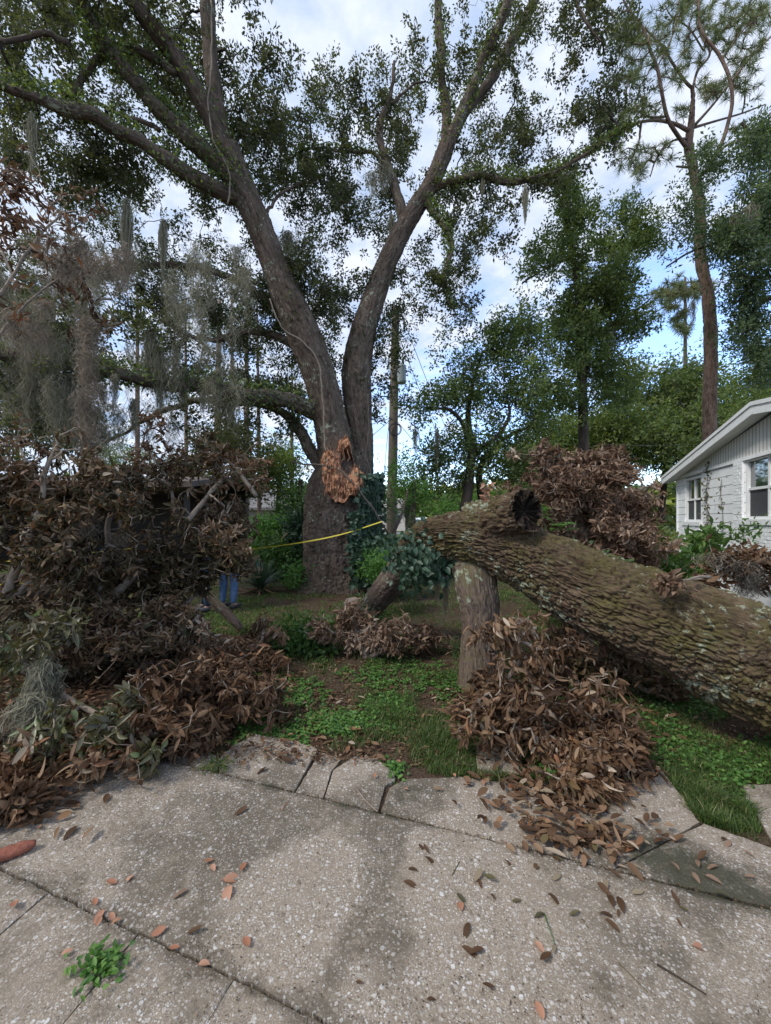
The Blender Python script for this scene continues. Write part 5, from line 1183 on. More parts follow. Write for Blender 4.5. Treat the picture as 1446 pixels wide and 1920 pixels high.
# ------------------------------------------------------------------ distant buildings, road
g = Geo(); q = np.array([(-90, 41, .0), (90, 41, .0), (90, 47, .0), (-90, 47, .0)]) + [0, 0, .02]; g.add(q, [[0, 1, 2, 3]])
tag(g.build('road', plain('asphalt', (.14, .14, .145), .9, 2, .15)), kind='structure')
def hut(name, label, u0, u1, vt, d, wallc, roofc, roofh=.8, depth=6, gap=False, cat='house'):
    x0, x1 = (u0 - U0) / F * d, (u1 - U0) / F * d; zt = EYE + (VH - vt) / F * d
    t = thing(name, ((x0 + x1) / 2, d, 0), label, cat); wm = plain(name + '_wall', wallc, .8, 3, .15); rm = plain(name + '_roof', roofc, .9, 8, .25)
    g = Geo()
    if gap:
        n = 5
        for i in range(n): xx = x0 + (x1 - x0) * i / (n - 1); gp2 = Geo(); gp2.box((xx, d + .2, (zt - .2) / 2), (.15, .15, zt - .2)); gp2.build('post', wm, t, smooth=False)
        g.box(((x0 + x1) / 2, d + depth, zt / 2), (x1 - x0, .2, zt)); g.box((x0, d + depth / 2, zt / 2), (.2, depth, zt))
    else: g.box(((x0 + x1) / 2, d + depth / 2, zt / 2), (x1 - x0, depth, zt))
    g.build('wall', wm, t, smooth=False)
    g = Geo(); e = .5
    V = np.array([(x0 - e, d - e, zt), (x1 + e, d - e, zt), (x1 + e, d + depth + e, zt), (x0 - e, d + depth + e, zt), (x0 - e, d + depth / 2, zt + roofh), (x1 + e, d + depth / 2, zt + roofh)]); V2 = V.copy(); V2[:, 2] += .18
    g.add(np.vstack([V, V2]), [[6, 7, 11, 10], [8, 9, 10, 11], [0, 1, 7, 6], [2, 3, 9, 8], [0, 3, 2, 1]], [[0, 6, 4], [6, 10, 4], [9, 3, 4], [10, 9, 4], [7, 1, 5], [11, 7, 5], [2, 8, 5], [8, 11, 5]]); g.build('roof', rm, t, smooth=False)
    if not gap:
        g = Geo()
        for k_ in (.2, .5, .8): g.box((x0 + (x1 - x0) * k_, d - .02, zt * .55), ((x1 - x0) * .12, .04, zt * .35))
        g.build('window', plain(name + '_glass', (.05, .06, .07), .2), t, smooth=False)
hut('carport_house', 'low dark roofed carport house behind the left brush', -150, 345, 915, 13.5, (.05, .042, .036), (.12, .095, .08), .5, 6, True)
hut('beige_house', 'pale beige house far behind the bushes left of the oak', 395, 590, 957, 27, (.50, .43, .36), (.16, .15, .14), 1.0, 6)
hut('green_house', 'small building with green gable wall left of the oak trunk', 455, 505, 937, 36, (.16, .30, .20), (.12, .12, .12), 1.0, 6)
hut('white_shelter', 'tiny white shelter far across the road', 782, 812, 975, 60, (.75, .77, .78), (.75, .77, .8), .2, 4, True, 'shelter')
hut('cream_house', 'cream house across the road right of the oak', 690, 760, 955, 52, (.55, .48, .42), (.25, .22, .2), 1.4, 7)
g = Geo(); n = 26000
an = rng.uniform(-1.1, 1.1, n); dd = rng.uniform(62, 90, n); hh = rng.random(n) ** .7 * (5 + 4 * fbm(np.stack([an * 9, an * 0, an * 0], 1), 3, 5))
q = np.stack([np.sin(an) * dd, np.cos(an) * dd, hh], 1)
leaves(g, q, rdir(n), norm(rdir(n) + [0, -.5, 1]), 1.3, .8, 'quad')
tag(g.build('far_woods', M['far_leaf']), 'low band of distant woods along the horizon', 'woods', kind='stuff')

# ------------------------------------------------------------------ bushes and plants
def shrub(name, label, u, v, d, ru, rv, n, leafm='bush', L=.12, W=.05, cat='bush', kind='broad', nsub=4, nl=7, grp=None, rd=.5):
    b = P(u, v, d); t = thing(name, (b[0], b[1], 0), label, cat, grp)
    T = blob_pts([(u, v, d, ru, rv, rd, n)], None, .3)
    g = Geo(); base = np.array([b[0], b[1], 0.0]); sk = [(np.array([base, base + [0, 0, max(.1, b[2] * .3)]]), np.array([.02, .02]))]
    grow(g, sk, T, tip=.004, seg=.15, wig=.04, rmax=.02, k=4); g.build('stems', M['twig'], t)
    g = Geo(); clump_leaves(g, T, nsub, nl, .10, .05, L, W, kind=kind); g.build('foliage', M[leafm], t); return t
shrub('bush', 'glossy green bush with bright new leaves behind the yucca', 520, 1050, 10.6, 55, 40, 150)
shrub('bush', 'dark green bush touching the left side of the oak trunk', 560, 1020, 10.8, 34, 50, 110, 'ivy')
shrub('bush', 'bright fern like shrub above the tape left of the oak', 505, 1000, 11.2, 45, 30, 90, 'weed', .14, .04)
shrub('bush', 'small yellow green sprout at the foot of the oak', 555, 1078, 9.3, 16, 14, 26, 'weed', .08, .04)
shrub('bush', 'leafy hosta like plant under the far window of the white house', 1322, 1025, 7.2, 14, 20, 15, 'bush', .16, .07)
shrub('bush', 'dark broad leafed bush between the fallen trunk and the house', 1270, 1072, 6.6, 50, 8, 40, 'bush', .14, .06)
shrub('bush', 'spindly green plant beside the near window sill', 1392, 1000, 6.6, 6, 20, 5, 'bush', .09, .04, rd=.15)
shrub('bush', 'green undergrowth behind the mound at the house corner', 1225, 1020, 8.2, 36, 26, 50, 'ash_leaf', .12, .06)
shrub('bush', 'low ivy mound right of the oak base', 725, 1055, 8.2, 40, 32, 130, 'ivy', .11, .08)
shrub('bush', 'yellow green weeds growing along the ivy covered limb', 722, 1068, 6.9, 34, 16, 50, 'weed', .07, .035)
shrub('bush', 'dark weeds beside the lower end of the leaning limb', 690, 1150, 6.2, 20, 12, 30, 'bush', .07, .035)
shrub('bush', 'green leafy weeds along the underside of the grey log', 575, 1222, 5.0, 55, 16, 80, 'bush', .08, .04, rd=.2)
# ivy draped over the fallen limb
g = Geo(); n = 1100; t_ = rng.random(n); c = P(812, 1030, 4.35)[None] * (1 - t_[:, None]) + P(760, 1048, 4.8)[None] * t_[:, None]
q = c + rng.normal(size=(n, 3)) * [.13, .10, .13] + [0.02, -.14, -.02]
leaves(g, q, norm(rng.normal(size=(n, 3)) * .5 + [.3, -.3, -.8]), norm(rng.normal(size=(n, 3)) * .35 + [0, -1, .6]), .08 * (.5 + .6 * rng.random(n)), .052, 'broad', .15)
n = 200; q = P(822, 1052, 4.25) + rng.normal(size=(n, 3)) * [.07, .06, .09]
leaves(g, q, norm(rng.normal(size=(n, 3)) * .5 + [0, -.3, -.8]), norm(rng.normal(size=(n, 3)) * .35 + [0, -1, .6]), .09, .06, 'broad', .15)
tag(g.build('ivy', M['ivy']), 'blue green ivy leaves draped over the sloping limb of the fallen tree', 'ivy')
# ferns on the trunk
def fern(g, base, dirn, L, n=14):
    t = np.linspace(0.05, 1, n)[:, None]; d = norm(np.array(dirn)); pts = base + d * t * L + np.array([0, 0, -1]) * (t ** 2) * L * .35; tube(g, pts, .002, k=3)
    sd_ = norm(np.cross(d, [0, 0, 1])); w = L * .32 * np.sin(np.pi * np.clip(t[:, 0] * .93 + .07, 0, 1)) + .01
    for s in (-1, 1): leaves(g, pts, np.repeat((sd_ * s + d * .3)[None], n, 0), np.tile([[0, -.3, 1.0]], (n, 1)), w, L * .07, 'quad')
for lab, u0, u1, v0, v1, d0, d1, nf, L in (('bright feathery ferns growing along the top of the fallen trunk', 1060, 1200, 1040, 1075, 3.75, 3.3, 60, .18), ('feathery fern fronds behind the sawn stub', 930, 1060, 925, 990, 4.3, 4.1, 50, .2)):
    g = Geo()
    for _ in range(nf):
        f_ = rng.random(); fern(g, P(u0 + (u1 - u0) * f_, v0 + (v1 - v0) * f_ + rng.uniform(-8, 12), d0 + (d1 - d0) * f_ + .05), [rng.normal(), rng.normal() * .6 - .2, rng.uniform(.2, 1.1)], L * rng.uniform(.6, 1.1))
    tag(g.build('fern', M['fern']), lab, 'fern')
# yuccas
def yucca(lab, u, v, d, L, n):
    b = P(u, v, d); t = thing('yucca', (b[0], b[1], 0), lab, 'yucca'); g = Geo(); k = 6
    for i in range(n):
        az = rng.uniform(0, 6.28); el = rng.uniform(-.1, 1.35); dr = np.array([math.cos(az) * math.cos(el), math.sin(az) * math.cos(el), math.sin(el)]); dead = el < .1
        tt = np.linspace(0, 1, k)[:, None]; ll = L * rng.uniform(.7, 1.1); c = b + dr * tt * ll - np.array([0, 0, 1]) * tt ** 2 * ll * (.15 if not dead else .45); c[:, 2] = np.maximum(c[:, 2], .03)
        sd_ = norm(np.cross(dr, [0, 0, 1])) * .022 * (1 - tt ** 2 * .97); V = np.stack([c - sd_, c + sd_], 1).reshape(-1, 3); j = np.arange(k - 1)[:, None] * 2
        g.add(V, j + [0, 1, 3, 2], r=1.0 if dead else rng.random() * .85)
    g.build('blades', M['yucca'], t)
    g = Geo(); tube(g, [b - [0, 0, b[2] + .02], b], [.06, .05], k=8); g.build('stem', M['dark_bark'], t)
yucca('spiky dark yucca rosette with dry lower blades at the edge of the lawn', 488, 1102, 8.9, .85, 150)
yucca('tall dark sword leafed yucca just left of the oak trunk', 566, 985, 10.9, .8, 90)

# ------------------------------------------------------------------ caution tape
TAPE = plain('yellow_tape', (0.62, 0.50, 0.05), .5)
def tape(label, pts, w=.02):
    pts, _ = smooth_path(np.array([P(*p) for p in pts]), np.ones(len(pts)), .12); n = len(pts)
    ph = np.linspace(0, n * .18, n) + rng.random(); up = np.stack([0 * ph, np.sin(ph) * .8, np.ones(n) * .75], 1); up = norm(up) * w
    g = Geo(); V = np.stack([pts - up, pts + up], 1).reshape(-1, 3); j = np.arange(n - 1)[:, None] * 2; g.add(V, j + [0, 2, 3, 1]); tag(g.build('caution_tape', TAPE), label, 'caution tape')
tape('yellow caution tape stretched past the oak trunk', [(716, 978, 8.75), (640, 1002, 8.6), (560, 1018, 8.5), (470, 1030, 8.4), (420, 1040, 7.0)], .015)
tape('lower length of yellow tape showing through the left brush', [(390, 1045, 6.6), (255, 1065, 4.5), (75, 1090, 4.2), (-80, 1100, 4.1)], .007)
tape('upper faded strip of yellow tape at the left edge of the brush', [(250, 1028, 4.6), (110, 1042, 4.3), (0, 1054, 4.1), (-80, 1060, 4.0)], .005)

# ------------------------------------------------------------------ people
def skin_mesh(name, joints, edges, radii, mat, parent, sub=2):
    me = bpy.data.meshes.new(name); me.from_pydata([tuple(j) for j in joints], edges, []); o = bpy.data.objects.new(name, me); COL.objects.link(o)
    md = o.modifiers.new('skin', 'SKIN'); md.use_smooth_shade = True
    for i, r in enumerate(radii): me.skin_vertices[0].data[i].radius = (r, r) if not isinstance(r, tuple) else r
    me.skin_vertices[0].data[0].use_root = True
    s = o.modifiers.new('sub', 'SUBSURF'); s.levels = sub; s.render_levels = sub
    dg = bpy.context.evaluated_depsgraph_get(); m2 = bpy.data.meshes.new_from_object(o.evaluated_get(dg)); bpy.data.objects.remove(o); m2.name = name
    o = bpy.data.objects.new(name, m2); COL.objects.link(o); m2.materials.clear(); m2.materials.append(mat); o.parent = parent
    for p in m2.polygons: p.use_smooth = True
    return o
SKIN = plain('skin', (.42, .24, .17), .55, 30, .08)
def person(label, u, vf, d, H, yaw, shirt, pants, hat=None, armbend=True):
    b = P(u, vf, d); b[2] = .02; t = thing('person', b, label, 'person'); t.rotation_euler = (0, 0, yaw); s = H / 1.78
    J = {'pel': (0, 0, .96), 'bel': (0, .01, 1.12), 'che': (0, .0, 1.32), 'nk': (0, .0, 1.48), 'hd0': (0, -.015, 1.58), 'hd1': (0, -.01, 1.70),
         'shL': (.17, 0, 1.42), 'elL': (.23, .03, 1.14), 'wrL': (.17, -.14, 1.0), 'paL': (.14, -.22, .98), 'shR': (-.17, 0, 1.42), 'elR': (-.24, .03, 1.14), 'wrR': (-.20, -.10, .96), 'paR': (-.18, -.16, .92),
         'hpL': (.10, 0, .92), 'knL': (.12, -.02, .50), 'anL': (.12, .02, .09), 'toL': (.13, -.15, .04), 'hpR': (-.10, 0, .92), 'knR': (-.12, -.03, .50), 'anR': (-.13, .02, .09), 'toR': (-.14, -.15, .04)}
    R = {'pel': .13, 'bel': .12, 'che': .14, 'nk': .055, 'hd0': .075, 'hd1': .085, 'shL': .06, 'elL': .042, 'wrL': .028, 'paL': .032, 'shR': .06, 'elR': .042, 'wrR': .028, 'paR': .032, 'hpL': .088, 'knL': .058, 'anL': .04, 'toL': .035, 'hpR': .088, 'knR': .058, 'anR': .04, 'toR': .035}
    fing = []
    for S, sg in (('L', 1), ('R', -1)):
        pa = np.array(J['pa' + S]); 
        for i in range(4):
            o = np.array([(-.025 + .017 * i) * sg, 0, 0]); ln = (.065, .078, .073, .058)[i]
            J[f'f{S}{i}a'] = tuple(pa + o + [0, -.035, -.01]); J[f'f{S}{i}b'] = tuple(pa + o + [0, -.035 - ln * .6, -.03]); J[f'f{S}{i}c'] = tuple(pa + o + [0, -.035 - ln * .75, -.03 - ln * .45])
            for q, rr in (('a', .009), ('b', .0085), ('c', .007)): R[f'f{S}{i}{q}'] = rr
            fing += [('pa' + S, f'f{S}{i}a'), (f'f{S}{i}a', f'f{S}{i}b'), (f'f{S}{i}b', f'f{S}{i}c')]
        J[f't{S}a'] = tuple(pa + [-.035 * sg, .0, -.005]); J[f't{S}b'] = tuple(pa + [-.05 * sg, -.045, -.02]); R[f't{S}a'] = .012; R[f't{S}b'] = .009; fing += [('pa' + S, f't{S}a'), (f't{S}a', f't{S}b')]
    E = [('pel', 'bel'), ('bel', 'che'), ('che', 'nk'), ('nk', 'hd0'), ('hd0', 'hd1'), ('che', 'shL'), ('shL', 'elL'), ('elL', 'wrL'), ('wrL', 'paL'), ('che', 'shR'), ('shR', 'elR'), ('elR', 'wrR'), ('wrR', 'paR'), ('pel', 'hpL'), ('hpL', 'knL'), ('knL', 'anL'), ('anL', 'toL'), ('pel', 'hpR'), ('hpR', 'knR'), ('knR', 'anR'), ('anR', 'toR')] + fing
    def sub(name, names, edges, grow_, mat, over={}):
        ix = {n: i for i, n in enumerate(names)}; jj = [np.array(over.get(n, J[n])) * s for n in names]
        return skin_mesh(name, jj, [(ix[a], ix[b_]) for a, b_ in edges], [(R[n] * s + grow_) for n in names], mat, t)
    names = list(J.keys()); sub('body', names, E, 0, SKIN)
    sub('shirt', ['pel', 'bel', 'che', 'nk', 'shL', 'elL', 'shR', 'elR'], [('pel', 'bel'), ('bel', 'che'), ('che', 'nk'), ('che', 'shL'), ('shL', 'elL'), ('che', 'shR'), ('shR', 'elR')], .022, shirt, {'elL': (.21, .02, 1.22), 'elR': (-.22, .02, 1.22), 'nk': (0, 0, 1.44)})
    jn = sub('jeans', ['pel', 'hpL', 'knL', 'anL', 'hpR', 'knR', 'anR'], [('pel', 'hpL'), ('hpL', 'knL'), ('knL', 'anL'), ('pel', 'hpR'), ('hpR', 'knR'), ('knR', 'anR')], .020, pants)
    for sg in (1, -1):
        sh = Geo(); tube(sh, np.array([(sg * .125, .06, .05), (sg * .125, .0, .055), (sg * .13, -.10, .05), (sg * .135, -.19, .04)]) * s + b, np.array([.045, .052, .05, .03]) * s, k=12); o = sh.build('shoe', DARKM, t)
    hg = Geo(); c = np.array([0, -.012, 1.66]) * s + b
    ring = [(-.02, .103), (.03, .108), (.075, .095), (.105, .06), (.118, .01)]
    tube(hg, [c + [0, 0, z * s] for z, _ in ring], [r * s for _, r in ring], k=20)
    if hat is not None:
        hg.add(np.array([c + np.array([x * s, y * s, .0]) for x, y in ((-.08, -.07), (.08, -.07), (.06, -.18), (-.06, -.18))]), [[0, 1, 2, 3]]); hg.build('cap', hat, t)
    else: hg.build('hair', plain('brown_hair', (.06, .04, .03), .7, 40, .3), t)
    fg_ = Geo()
    for x in (-.032, .032): tube(fg_, [b + np.array([x, -.088, 1.655]) * s, b + np.array([x, -.098, 1.655]) * s], [.012, .006], k=8)
    fg_.build('eyes', DARKM, t)
    ng_ = Geo(); tube(ng_, [b + np.array([0, -.085, 1.655]) * s, b + np.array([0, -.113, 1.625]) * s, b + np.array([0, -.09, 1.61]) * s], [.008, .014, .008], k=8); tube(ng_, [b + np.array([-.025, -.092, 1.585]) * s, b + np.array([.025, -.092, 1.585]) * s], [.006, .006], k=6)
    for sg in (1, -1): tube(ng_, [b + np.array([sg * .088, -.0, 1.67]) * s, b + np.array([sg * .095, .01, 1.62]) * s], [.016, .01], k=8)
    ng_.build('face_features', SKIN, t)
    return t
JEAN = plain('blue_denim', (.075, .135, .25), .85, 18, .35, bmp=.2)
person('person in black shirt, blue jeans and orange cap standing behind the brush', 428, 1146, 7.2, 1.66, math.radians(160), plain('black_cotton', (.012, .012, .013), .9), JEAN, plain('orange_cloth', (.75, .14, .05), .8))
person('person in light blue shirt and dark trousers beside the one in jeans', 384, 1150, 7.0, 1.62, math.radians(-50), plain('light_blue_cotton', (.20, .34, .62), .9, 15, .15), plain('navy_trousers', (.02, .035, .06), .9), None)

# ------------------------------------------------------------------ grass, weeds, leaf litter
def slab_side(x, y):   # signed distance beyond the strip of slabs
    q = np.stack([x, y], 1) - A0; return q @ (-nrm)
def lawn_density(u, v):
    d = np.full(len(u), .35)
    for cu, cv, ru, rv, a in ((520, 1150, 140, 45, 1.3), (760, 1320, 110, 60, .7), (820, 1400, 90, 40, .8), (1300, 1430, 130, 130, 1.3), (1400, 1540, 80, 50, 1.0), (1030, 1160, 90, 60, 1.0), (1010, 1190, 60, 60, .6), (650, 1280, 60, 40, .3), (820, 1130, 120, 60, .4), (660, 1370, 50, 40, .5)):
        d += a * np.exp(-(((u - cu) / ru) ** 2 + ((v - cv) / rv) ** 2))
    for cu, cv, ru, rv, a in ((560, 1300, 60, 50, .8), (600, 1370, 50, 35, .5), (1380, 1400, 60, 25, .7), (800, 1240, 60, 20, .4), (640, 1110, 140, 14, .7)):
        d -= a * np.exp(-(((u - cu) / ru) ** 2 + ((v - cv) / rv) ** 2))
    return np.clip(d, 0.02, 1.6)
slabs_poly = [np.array([G2(250, 1398), G2(372, 1398), G2(405, 1412), G2(440, 1392), G2(482, 1374), G2(596, 1402), G2(664, 1414), G2(706, 1418), G2(742, 1456), G2(862, 1452), G2(985, 1466), G2(1190, 1430), G2(1236, 1432), G2(1312, 1536), G2(1460, 1590), G2(1640, 1660), np.array([5., -3]), np.array([-5., -3]), np.array([-5., 3.2])]),
              np.array([G2(892, 1402), G2(900, 1382), G2(960, 1380), G2(975, 1448), G2(895, 1440)]), np.array([G2(1385, 1466), G2(1560, 1458), G2(1620, 1600), G2(1455, 1580)])]
def on_slab(x, y):
    c = np.zeros(len(x), bool)
    for p_ in slabs_poly: c |= inpoly(x, y, p_)
    return c
def scatter(n, d0, d1, power=2.0):
    d = (d0 ** (1 - power) + rng.random(n) * (d1 ** (1 - power) - d0 ** (1 - power))) ** (1 / (1 - power)); u = rng.uniform(-60, 1500, n); return (u - U0) / F * d, d
g = Geo()
x, y = scatter(520000, 2.0, 16, 1.6)
u, v = proj(np.stack([x, y, 0 * x], 1))
pat = fbm(np.stack([x * 2.2, y * 2.2, 0 * x], 1), 4, 77)
dn = lawn_density(u, v) * np.clip((pat - .40) * 6, .03, 1.3)
kp = (rng.random(len(x)) < dn * .9) & ~on_slab(x + .10 * (fbm(np.stack([x * 11, y * 11, 0 * x], 1), 3, 66) - .5), y + .16 * (fbm(np.stack([x * 9, y * 9, 0 * x + 4], 1), 3, 67) - .62)) & ~((u < 440) & (v > 1190)); x, y = x[kp], y[kp]; n = len(x)
b = np.stack([x, y, gz(x, y)], 1)
h = rng.uniform(.018, .058, n) * (1 + .6 * (fbm(np.stack([x * 3, y * 3, 0 * x], 1), 2, 12) > .55)) * (1 + .0 * y); az = rng.uniform(0, 6.28, n); lean = rng.uniform(.2, 1.1, n)
dr = np.stack([np.cos(az) * lean, np.sin(az) * lean, np.ones(n)], 1); sd_ = np.stack([-np.sin(az), np.cos(az), 0 * az], 1) * (rng.uniform(.0012, .0028, n) * np.clip(y / 3.5, 1, 3))[:, None]
mid = b + dr * (h * .55)[:, None]; end = b + dr * h[:, None] * [1.35, 1.35, .85]
V = np.stack([b - sd_, b + sd_, mid + sd_ * .8, mid - sd_ * .8, end], 1).reshape(-1, 3); j = np.arange(n)[:, None] * 5
g.add(V, j + [0, 1, 2, 3], j + [3, 2, 4], r=np.repeat(np.clip(rng.random(n) * .8 + (rng.random(n) < .06) * .9, 0, 1), 5))
tag(g.build('grass', M['grass']), 'patchy green lawn grass over the yard', 'grass', kind='stuff')
g = Geo()
x, y = scatter(60000, 2.2, 9, 2.0); u, v = proj(np.stack([x, y, 0 * x], 1)); pat = fbm(np.stack([x * 2.8, y * 2.8, 0 * x], 1), 4, 97)
wd = .5 * np.exp(-(((u - 690) / 110) ** 2 + ((v - 1320) / 80) ** 2)) + .9 * np.exp(-(((u - 650) / 50) ** 2 + ((v - 1395) / 25) ** 2)) + .25
kp = (rng.random(len(x)) < wd * np.clip((pat - .45) * 6, 0, 1.2)) & ~on_slab(x, y) & ~((u < 440) & (v > 1190)); x, y = x[kp], y[kp]; c = np.stack([x, y, gz(x, y) + .02], 1); n = len(c)
j = np.repeat(np.arange(n), 5); q = c[j] + rng.normal(size=(len(j), 3)) * [.02, .02, .012]
leaves(g, q, norm(rng.normal(size=(len(j), 3)) * [1, 1, .3]), norm(rng.normal(size=(len(j), 3)) * .3 + [0, -.2, 1]), .028 * (.6 + .8 * rng.random(len(j))), .020, 'broad', .1)
tag(g.build('weeds', M['weed']), 'small round leafed weeds scattered through the lawn', 'weeds', kind='stuff')
# litter of dead leaves on the ground
g = Geo()
def litter(n, d0, d1, f, L=.075, W=.028, z=.01, lift=.02):
    x, y = scatter(n, d0, d1, 2.0); u, v = proj(np.stack([x, y, 0 * x], 1)); kp = rng.random(n) < f(u, v); x, y = x[kp], y[kp]; n = len(x)
    zz = np.where(on_slab(x, y), .034, gz(x, y) + z) + rng.random(n) * lift
    az = rng.uniform(0, 6.28, n); leaves(g, np.stack([x, y, zz], 1), np.stack([np.cos(az), np.sin(az), rng.normal(size=n) * .12], 1), norm(rng.normal(size=(n, 3)) * .25 + [0, 0, 1]), L * (.5 + .8 * rng.random(n)), W * (.6 + .8 * rng.random(n)), 'mag', rng.uniform(-.3, .3, n))
E2 = lambda u, v, cu, cv, ru, rv: np.exp(-(((u - cu) / ru) ** 2 + ((v - cv) / rv) ** 2))
litter(26000, 1.9, 9, lambda u, v: .8 * (u < 470) * (v > 1180) * (v < 1425 + (200 - u) * .35 * 1.0) * ((v < 1440) | (u < 250)) + + .4 * E2(u, v, 575, 1320, 110, 70) + .18 * E2(u, v, 1000, 1230, 200, 120) + .5 * E2(u, v, 1170, 1350, 90, 60) + .35 * E2(u, v, 650, 1115, 170, 18))
litter(9000, 1.7, 3.5, lambda u, v: .75 * E2(u, v, 1050, 1545, 95, 50) + .5 * E2(u, v, 1120, 1590, 90, 30) + .4 * E2(u, v, 1000, 1480, 80, 50) + .55 * E2(u, v, 60, 1530, 110, 30), lift=.03)
litter(80000, 2.0, 12, lambda u, v: .24 * (~((u > 250) & (v > 1440))) * (v < 1470), L=.035, W=.012, lift=.008)
tag(g.build('leaf_litter', M['dead_leaf']), 'layer of small dead brown leaves scattered on the soil', 'leaf litter', kind='stuff')
g = Geo(); n = 16000; u = rng.uniform(-20, 1460, n); v = rng.uniform(1380, 1925, n); q = np.array([PG(a, b, .03) for a, b in zip(u, v)])
w = .05 + .5 * np.exp(-np.abs((q[:, :2] - A0) @ nrm) / .035) + .35 * np.exp(-np.abs((q[:, :2] - B0) @ nrm) / .03) + .5 * E2(u, v, 1080, 1560, 190, 80) + .5 * E2(u, v, 200, 1480, 260, 70) + .25 * (fbm(q * 3.5, 3, 71) > .56)
kp = (rng.random(n) < w) & on_slab(q[:, 0], q[:, 1]); q = q[kp]; n = len(q); q[:, 2] = .032 + rng.random(n) * .003
leaves(g, q, norm(rng.normal(size=(n, 3)) * [1, 1, .15]), norm(rng.normal(size=(n, 3)) * .3 + [0, 0, 1]), rng.uniform(.003, .014, n), rng.uniform(.002, .005, n), 'quad', 0)
tag(g.build('grit', M['dead_dark']), 'crumbs of dead leaf and grit lying on the concrete', 'grit', kind='stuff')
# weeds in the crack
g = Geo(); c = PG(190, 1815, .03); n = 190; q = c + rng.normal(size=(n, 3)) * [.045, .035, .010] + [0, 0, .015]; q[:, 2] = np.maximum(q[:, 2], .034)
leaves(g, q, norm(rng.normal(size=(n, 3)) * [1, 1, .35]), norm(rng.normal(size=(n, 3)) * .35 + [0, -.2, 1]), .026 * (.6 + .7 * rng.random(n)), .014, 'broad', .1)
tag(g.build('weed', M['weed']), 'bright green weed tuft growing in the slab crack at lower left', 'weed')
g = Geo(); c = PG(405, 1440, .03); n = 120; q = c + rng.normal(size=(n, 3)) * [.05, .03, .008] + [0, 0, .015]; q[:, 2] = np.maximum(q[:, 2], .03)
leaves(g, q, norm(rng.normal(size=(n, 3)) * [1, 1, .5] + [0, 0, .3]), norm(rng.normal(size=(n, 3)) * .35 + [0, -.2, 1]), .05, .008, 'quad', .1)
tag(g.build('weed', M['grass']), 'small grass tuft in the joint near the leaf heap', 'weed')
# moss tufts in the joints
g = Geo()
for a, b, n in ((A0, A1, 900), (B0, B1, 260)):
    t = rng.random(n); q = a + (b - a) * t[:, None] + rng.normal(size=(n, 2)) * .008 + (fg * .5 if a is A0 else ng * .5); q = np.column_stack([q, np.full(n, .004) + rng.random(n) * .018])
    leaves(g, q, norm(rng.normal(size=(n, 3)) + [0, 0, .5]), rdir(n), .016, .006, 'quad')
tag(g.build('joint_moss', M['dead_dark']), 'dark moss and crumbs filling the joints between slabs', 'moss', kind='stuff')

# single fallen leaves on the slabs
def leaf_mesh(name, mat, L, W, curl, lobes=0):
    g = Geo(); leaves(g, np.zeros((1, 3)), np.array([[1., 0, .05]]), np.array([[0, 0, 1.]]), L, W, 'mag', curl, r=np.array([rng.random()]))
    tube(g, [(-L * .12, 0, .002), (L * .02, 0, .001)], [.0012, .0015], k=4)
    o = g.build(name, mat); me = o.data; bpy.data.objects.remove(o); return me
MS = {'b': [leaf_mesh('fallen_leaf', M['dead_leaf'], .085, .032, c) for c in (-.25, .2, .05, .35)], 'o': [leaf_mesh('fallen_leaf', M['orange_leaf'], .065, .036, c) for c in (-.2, .15, .3)], 'g': [leaf_mesh('fallen_leaf', M['dead_olive'], .08, .03, c) for c in (-.1, .2)], 'p': [leaf_mesh('fallen_leaf', M['dead_pale'], .08, .032, c) for c in (-.2, .2)]}
def drop(u, v, k, lab, sc=.85):
    me = MS[k][rng.integers(len(MS[k]))]; o = bpy.data.objects.new('fallen_leaf', me); COL.objects.link(o); q = PG(u, v, .037)
    o.location = q; o.rotation_euler = (rng.normal() * .15, rng.normal() * .12, rng.uniform(0, 6.28)); o.scale = (sc * rng.uniform(.6, 1.0),) * 3; tag(o, lab, 'leaf', 'single leaves dropped on the slabs')
for u, v in ((180, 1697), (195, 1705), (205, 1712), (228, 1722), (190, 1718)): drop(u, v, 'o', 'orange leaf in the cluster along the near joint at lower left')
for u, v in ((283, 1755), (337, 1775), (372, 1808), (350, 1750)): drop(u, v, 'o' if u != 350 else 'b', 'reddish leaf lying along the near joint right of the orange cluster')
for u, v in ((400, 1612), (396, 1622), (460, 1617)): drop(u, v, 'o', 'orange leaf above the pair on the dark stain of the big slab')
for u, v in ((418, 1650), (430, 1660)): drop(u, v, 'o', 'overlapping orange leaf pair left of centre on the big slab', 1.2)
drop(251, 1641, 'o', 'orange leaf by itself near the left end of the big slab'); drop(219, 1655, 'o', 'red brown leaf just left of the lone orange leaf')
drop(440, 1528, 'b', 'brown leaf high on the stained part of the big slab', 1.1); drop(458, 1757, 'o', 'small orange leaf low on the big slab below the pair'); drop(27, 1690, 'o', 'small pink leaf at the lower left frame edge')
drop(115, 1790, 'o', 'tiny orange leaf on the near left slab'); drop(352, 1668, 'p', 'faded small leaf left of the orange pair')
for u, v in ((865, 1708), (1003, 1765)): drop(u, v, 'o', 'orange leaf among brown ones at the middle right of the big slab')
for u, v in ((785, 1583), (805, 1601), (783, 1633), (757, 1652)): drop(u, v, 'b', 'dark curled leaf near the mossy band in the middle of the slab', .8)
for u, v, w_ in ((960, 1690, 'just above the orange one'), (880, 1730, 'beside the orange one at middle right'), (866, 1774, 'the left of two lying side by side'), (908, 1779, 'the right of two lying side by side'), (928, 1850, 'lowest and nearest the bottom edge'), (1020, 1712, 'at the top of the thin green twig'), (1033, 1785, 'at the foot of the thin green twig'), (1068, 1716, 'right of the thin green twig')): drop(u, v, 'b' if u % 3 else 'g', 'curled brown leaf on the big slab, ' + w_)
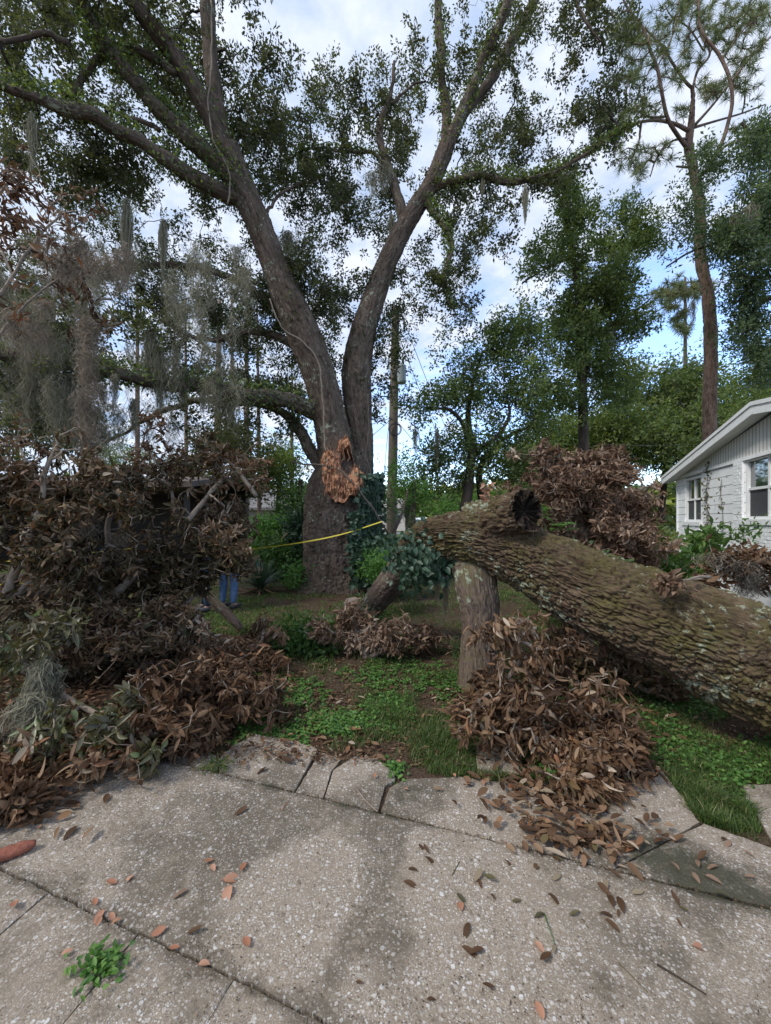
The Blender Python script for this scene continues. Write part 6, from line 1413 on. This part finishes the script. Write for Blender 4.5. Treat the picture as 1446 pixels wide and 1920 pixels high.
for u, v in ((1125, 1712), (1135, 1722), (1170, 1712), (1150, 1700)): drop(u, v, 'b', 'brown leaf in the small group right of centre', 1.0)
drop(1300, 1773, 'o', 'lone rusty leaf near the right edge of the big slab', 1.1); drop(1020, 1912, 'o', 'orange leaf cut by the bottom edge')
for u, v in ((765, 1480), (850, 1450), (702, 1458), (540, 1378), (745, 1425), (884, 1466), (905, 1462)): drop(u, v, 'o', 'pink orange leaf on the broken strip of paving', .8)
KN = {'b': 'brown', 'p': 'pale tan', 'g': 'olive brown'}
def zone(u, v): return ('left of the drooping branch' if u < 930 else 'just below the drooping branch' if u < 1180 else 'right of the drooping branch') + (' near its leaf pile' if v < 1630 else ' on the open slab')
for _ in range(24):
    u, v, k = rng.uniform(780, 1420), rng.uniform(1560, 1700), rng.choice(['b', 'p', 'g', 'b']); drop(u, v, k, KN[k] + ' leaf ' + zone(u, v), .85)
for i in range(0, 14, 2): drop(560 + 60 * i, rng.uniform(1640, 1880), 'b', 'tiny dark leaf %s the big slab' % ('on the left half of' if i < 4 else 'near the middle of' if i < 8 else 'on the bare right side of' if i < 11 else 'at the far right of'), .5)
for i in range(8): drop(1250 + 24 * i, rng.uniform(1560, 1670), 'p', 'pale leaf ' + ('on the left part of the dark mossy paving at right' if i < 3 else 'in the middle of the dark mossy paving at right' if i < 6 else 'where the dark mossy paving meets the right edge'), .8)
# twigs and bark chunks
def stick(lab, pts, r, mat='dead_twig', nm='stick', cat='stick'):
    pts = np.array([PG(u, v, .03 + r + z) for u, v, z in pts]); pts, _ = smooth_path(pts, np.ones(len(pts)), .02); g = Geo(); tube(g, pts, np.linspace(r, r * .5, len(pts)), k=8); tag(g.build(nm, M[mat]), lab, cat)
stick('pale grey forked twig on the broken paving strip', [(668, 1478, 0), (685, 1500, 0), (708, 1522, 0)], .005)
stick('thin green twig standing among the leaves right of centre', [(1020, 1712, 0), (1032, 1745, .01), (1042, 1775, 0)], .0025, 'weed')
stick('dark mossy stick near the right edge of the big slab', [(1232, 1808, 0), (1265, 1828, 0), (1325, 1865, 0)], .004, 'dark_bark')
stick('slim olive twig low on the right half of the slab', [(1160, 1806, 0), (1185, 1830, 0), (1215, 1860, 0)], .002, 'dead_olive')
stick('short green stem left of the leaf group', [(848, 1640, 0), (862, 1615, 0)], .003, 'dead_olive')
stick('rusty thin twig beside the joint on the left strip', [(528, 1540 - 20, 0), (545, 1495, 0)], .0025, 'orange_leaf')
g = Geo(); c = PG(22, 1600, .05); tube(g, np.linspace(c + [-.09, -.05, .0], c + [.07, .05, .01], 14), np.interp(np.linspace(0, 1, 14), [0, .2, .8, 1], [.018, .03, .026, .012]), k=18, disp=lambda bk, s, th: ((fbm(bk * 60, 3, 3) - .5) * .018, np.full(len(s), .6)))
tag(g.build('bark_chunk', plain('red_bark', (.22, .075, .045), .9, 40, .4, bmp=.5)), 'reddish chunk of broken bark at the left edge of the driveway', 'bark')
g = Geo(); c = P(658, 1128, 5.6); g.add(np.array([c + np.array(q) * .12 for q in ((-1, -.4, -.5), (.9, -.5, -.4), (1, .5, -.4), (-.8, .6, -.5), (-.5, -.2, .4), (.6, -.3, .6), (.7, .4, .4), (-.4, .4, .3))]), [[0, 3, 2, 1], [4, 5, 6, 7], [0, 1, 5, 4], [1, 2, 6, 5], [2, 3, 7, 6], [3, 0, 4, 7]])
tag(g.build('wood_chunk', plain('split_wood', (.42, .31, .22), .8, 20, .25)), 'pale split wood chunk on the dead branch beside the leaning limb', 'wood chunk')
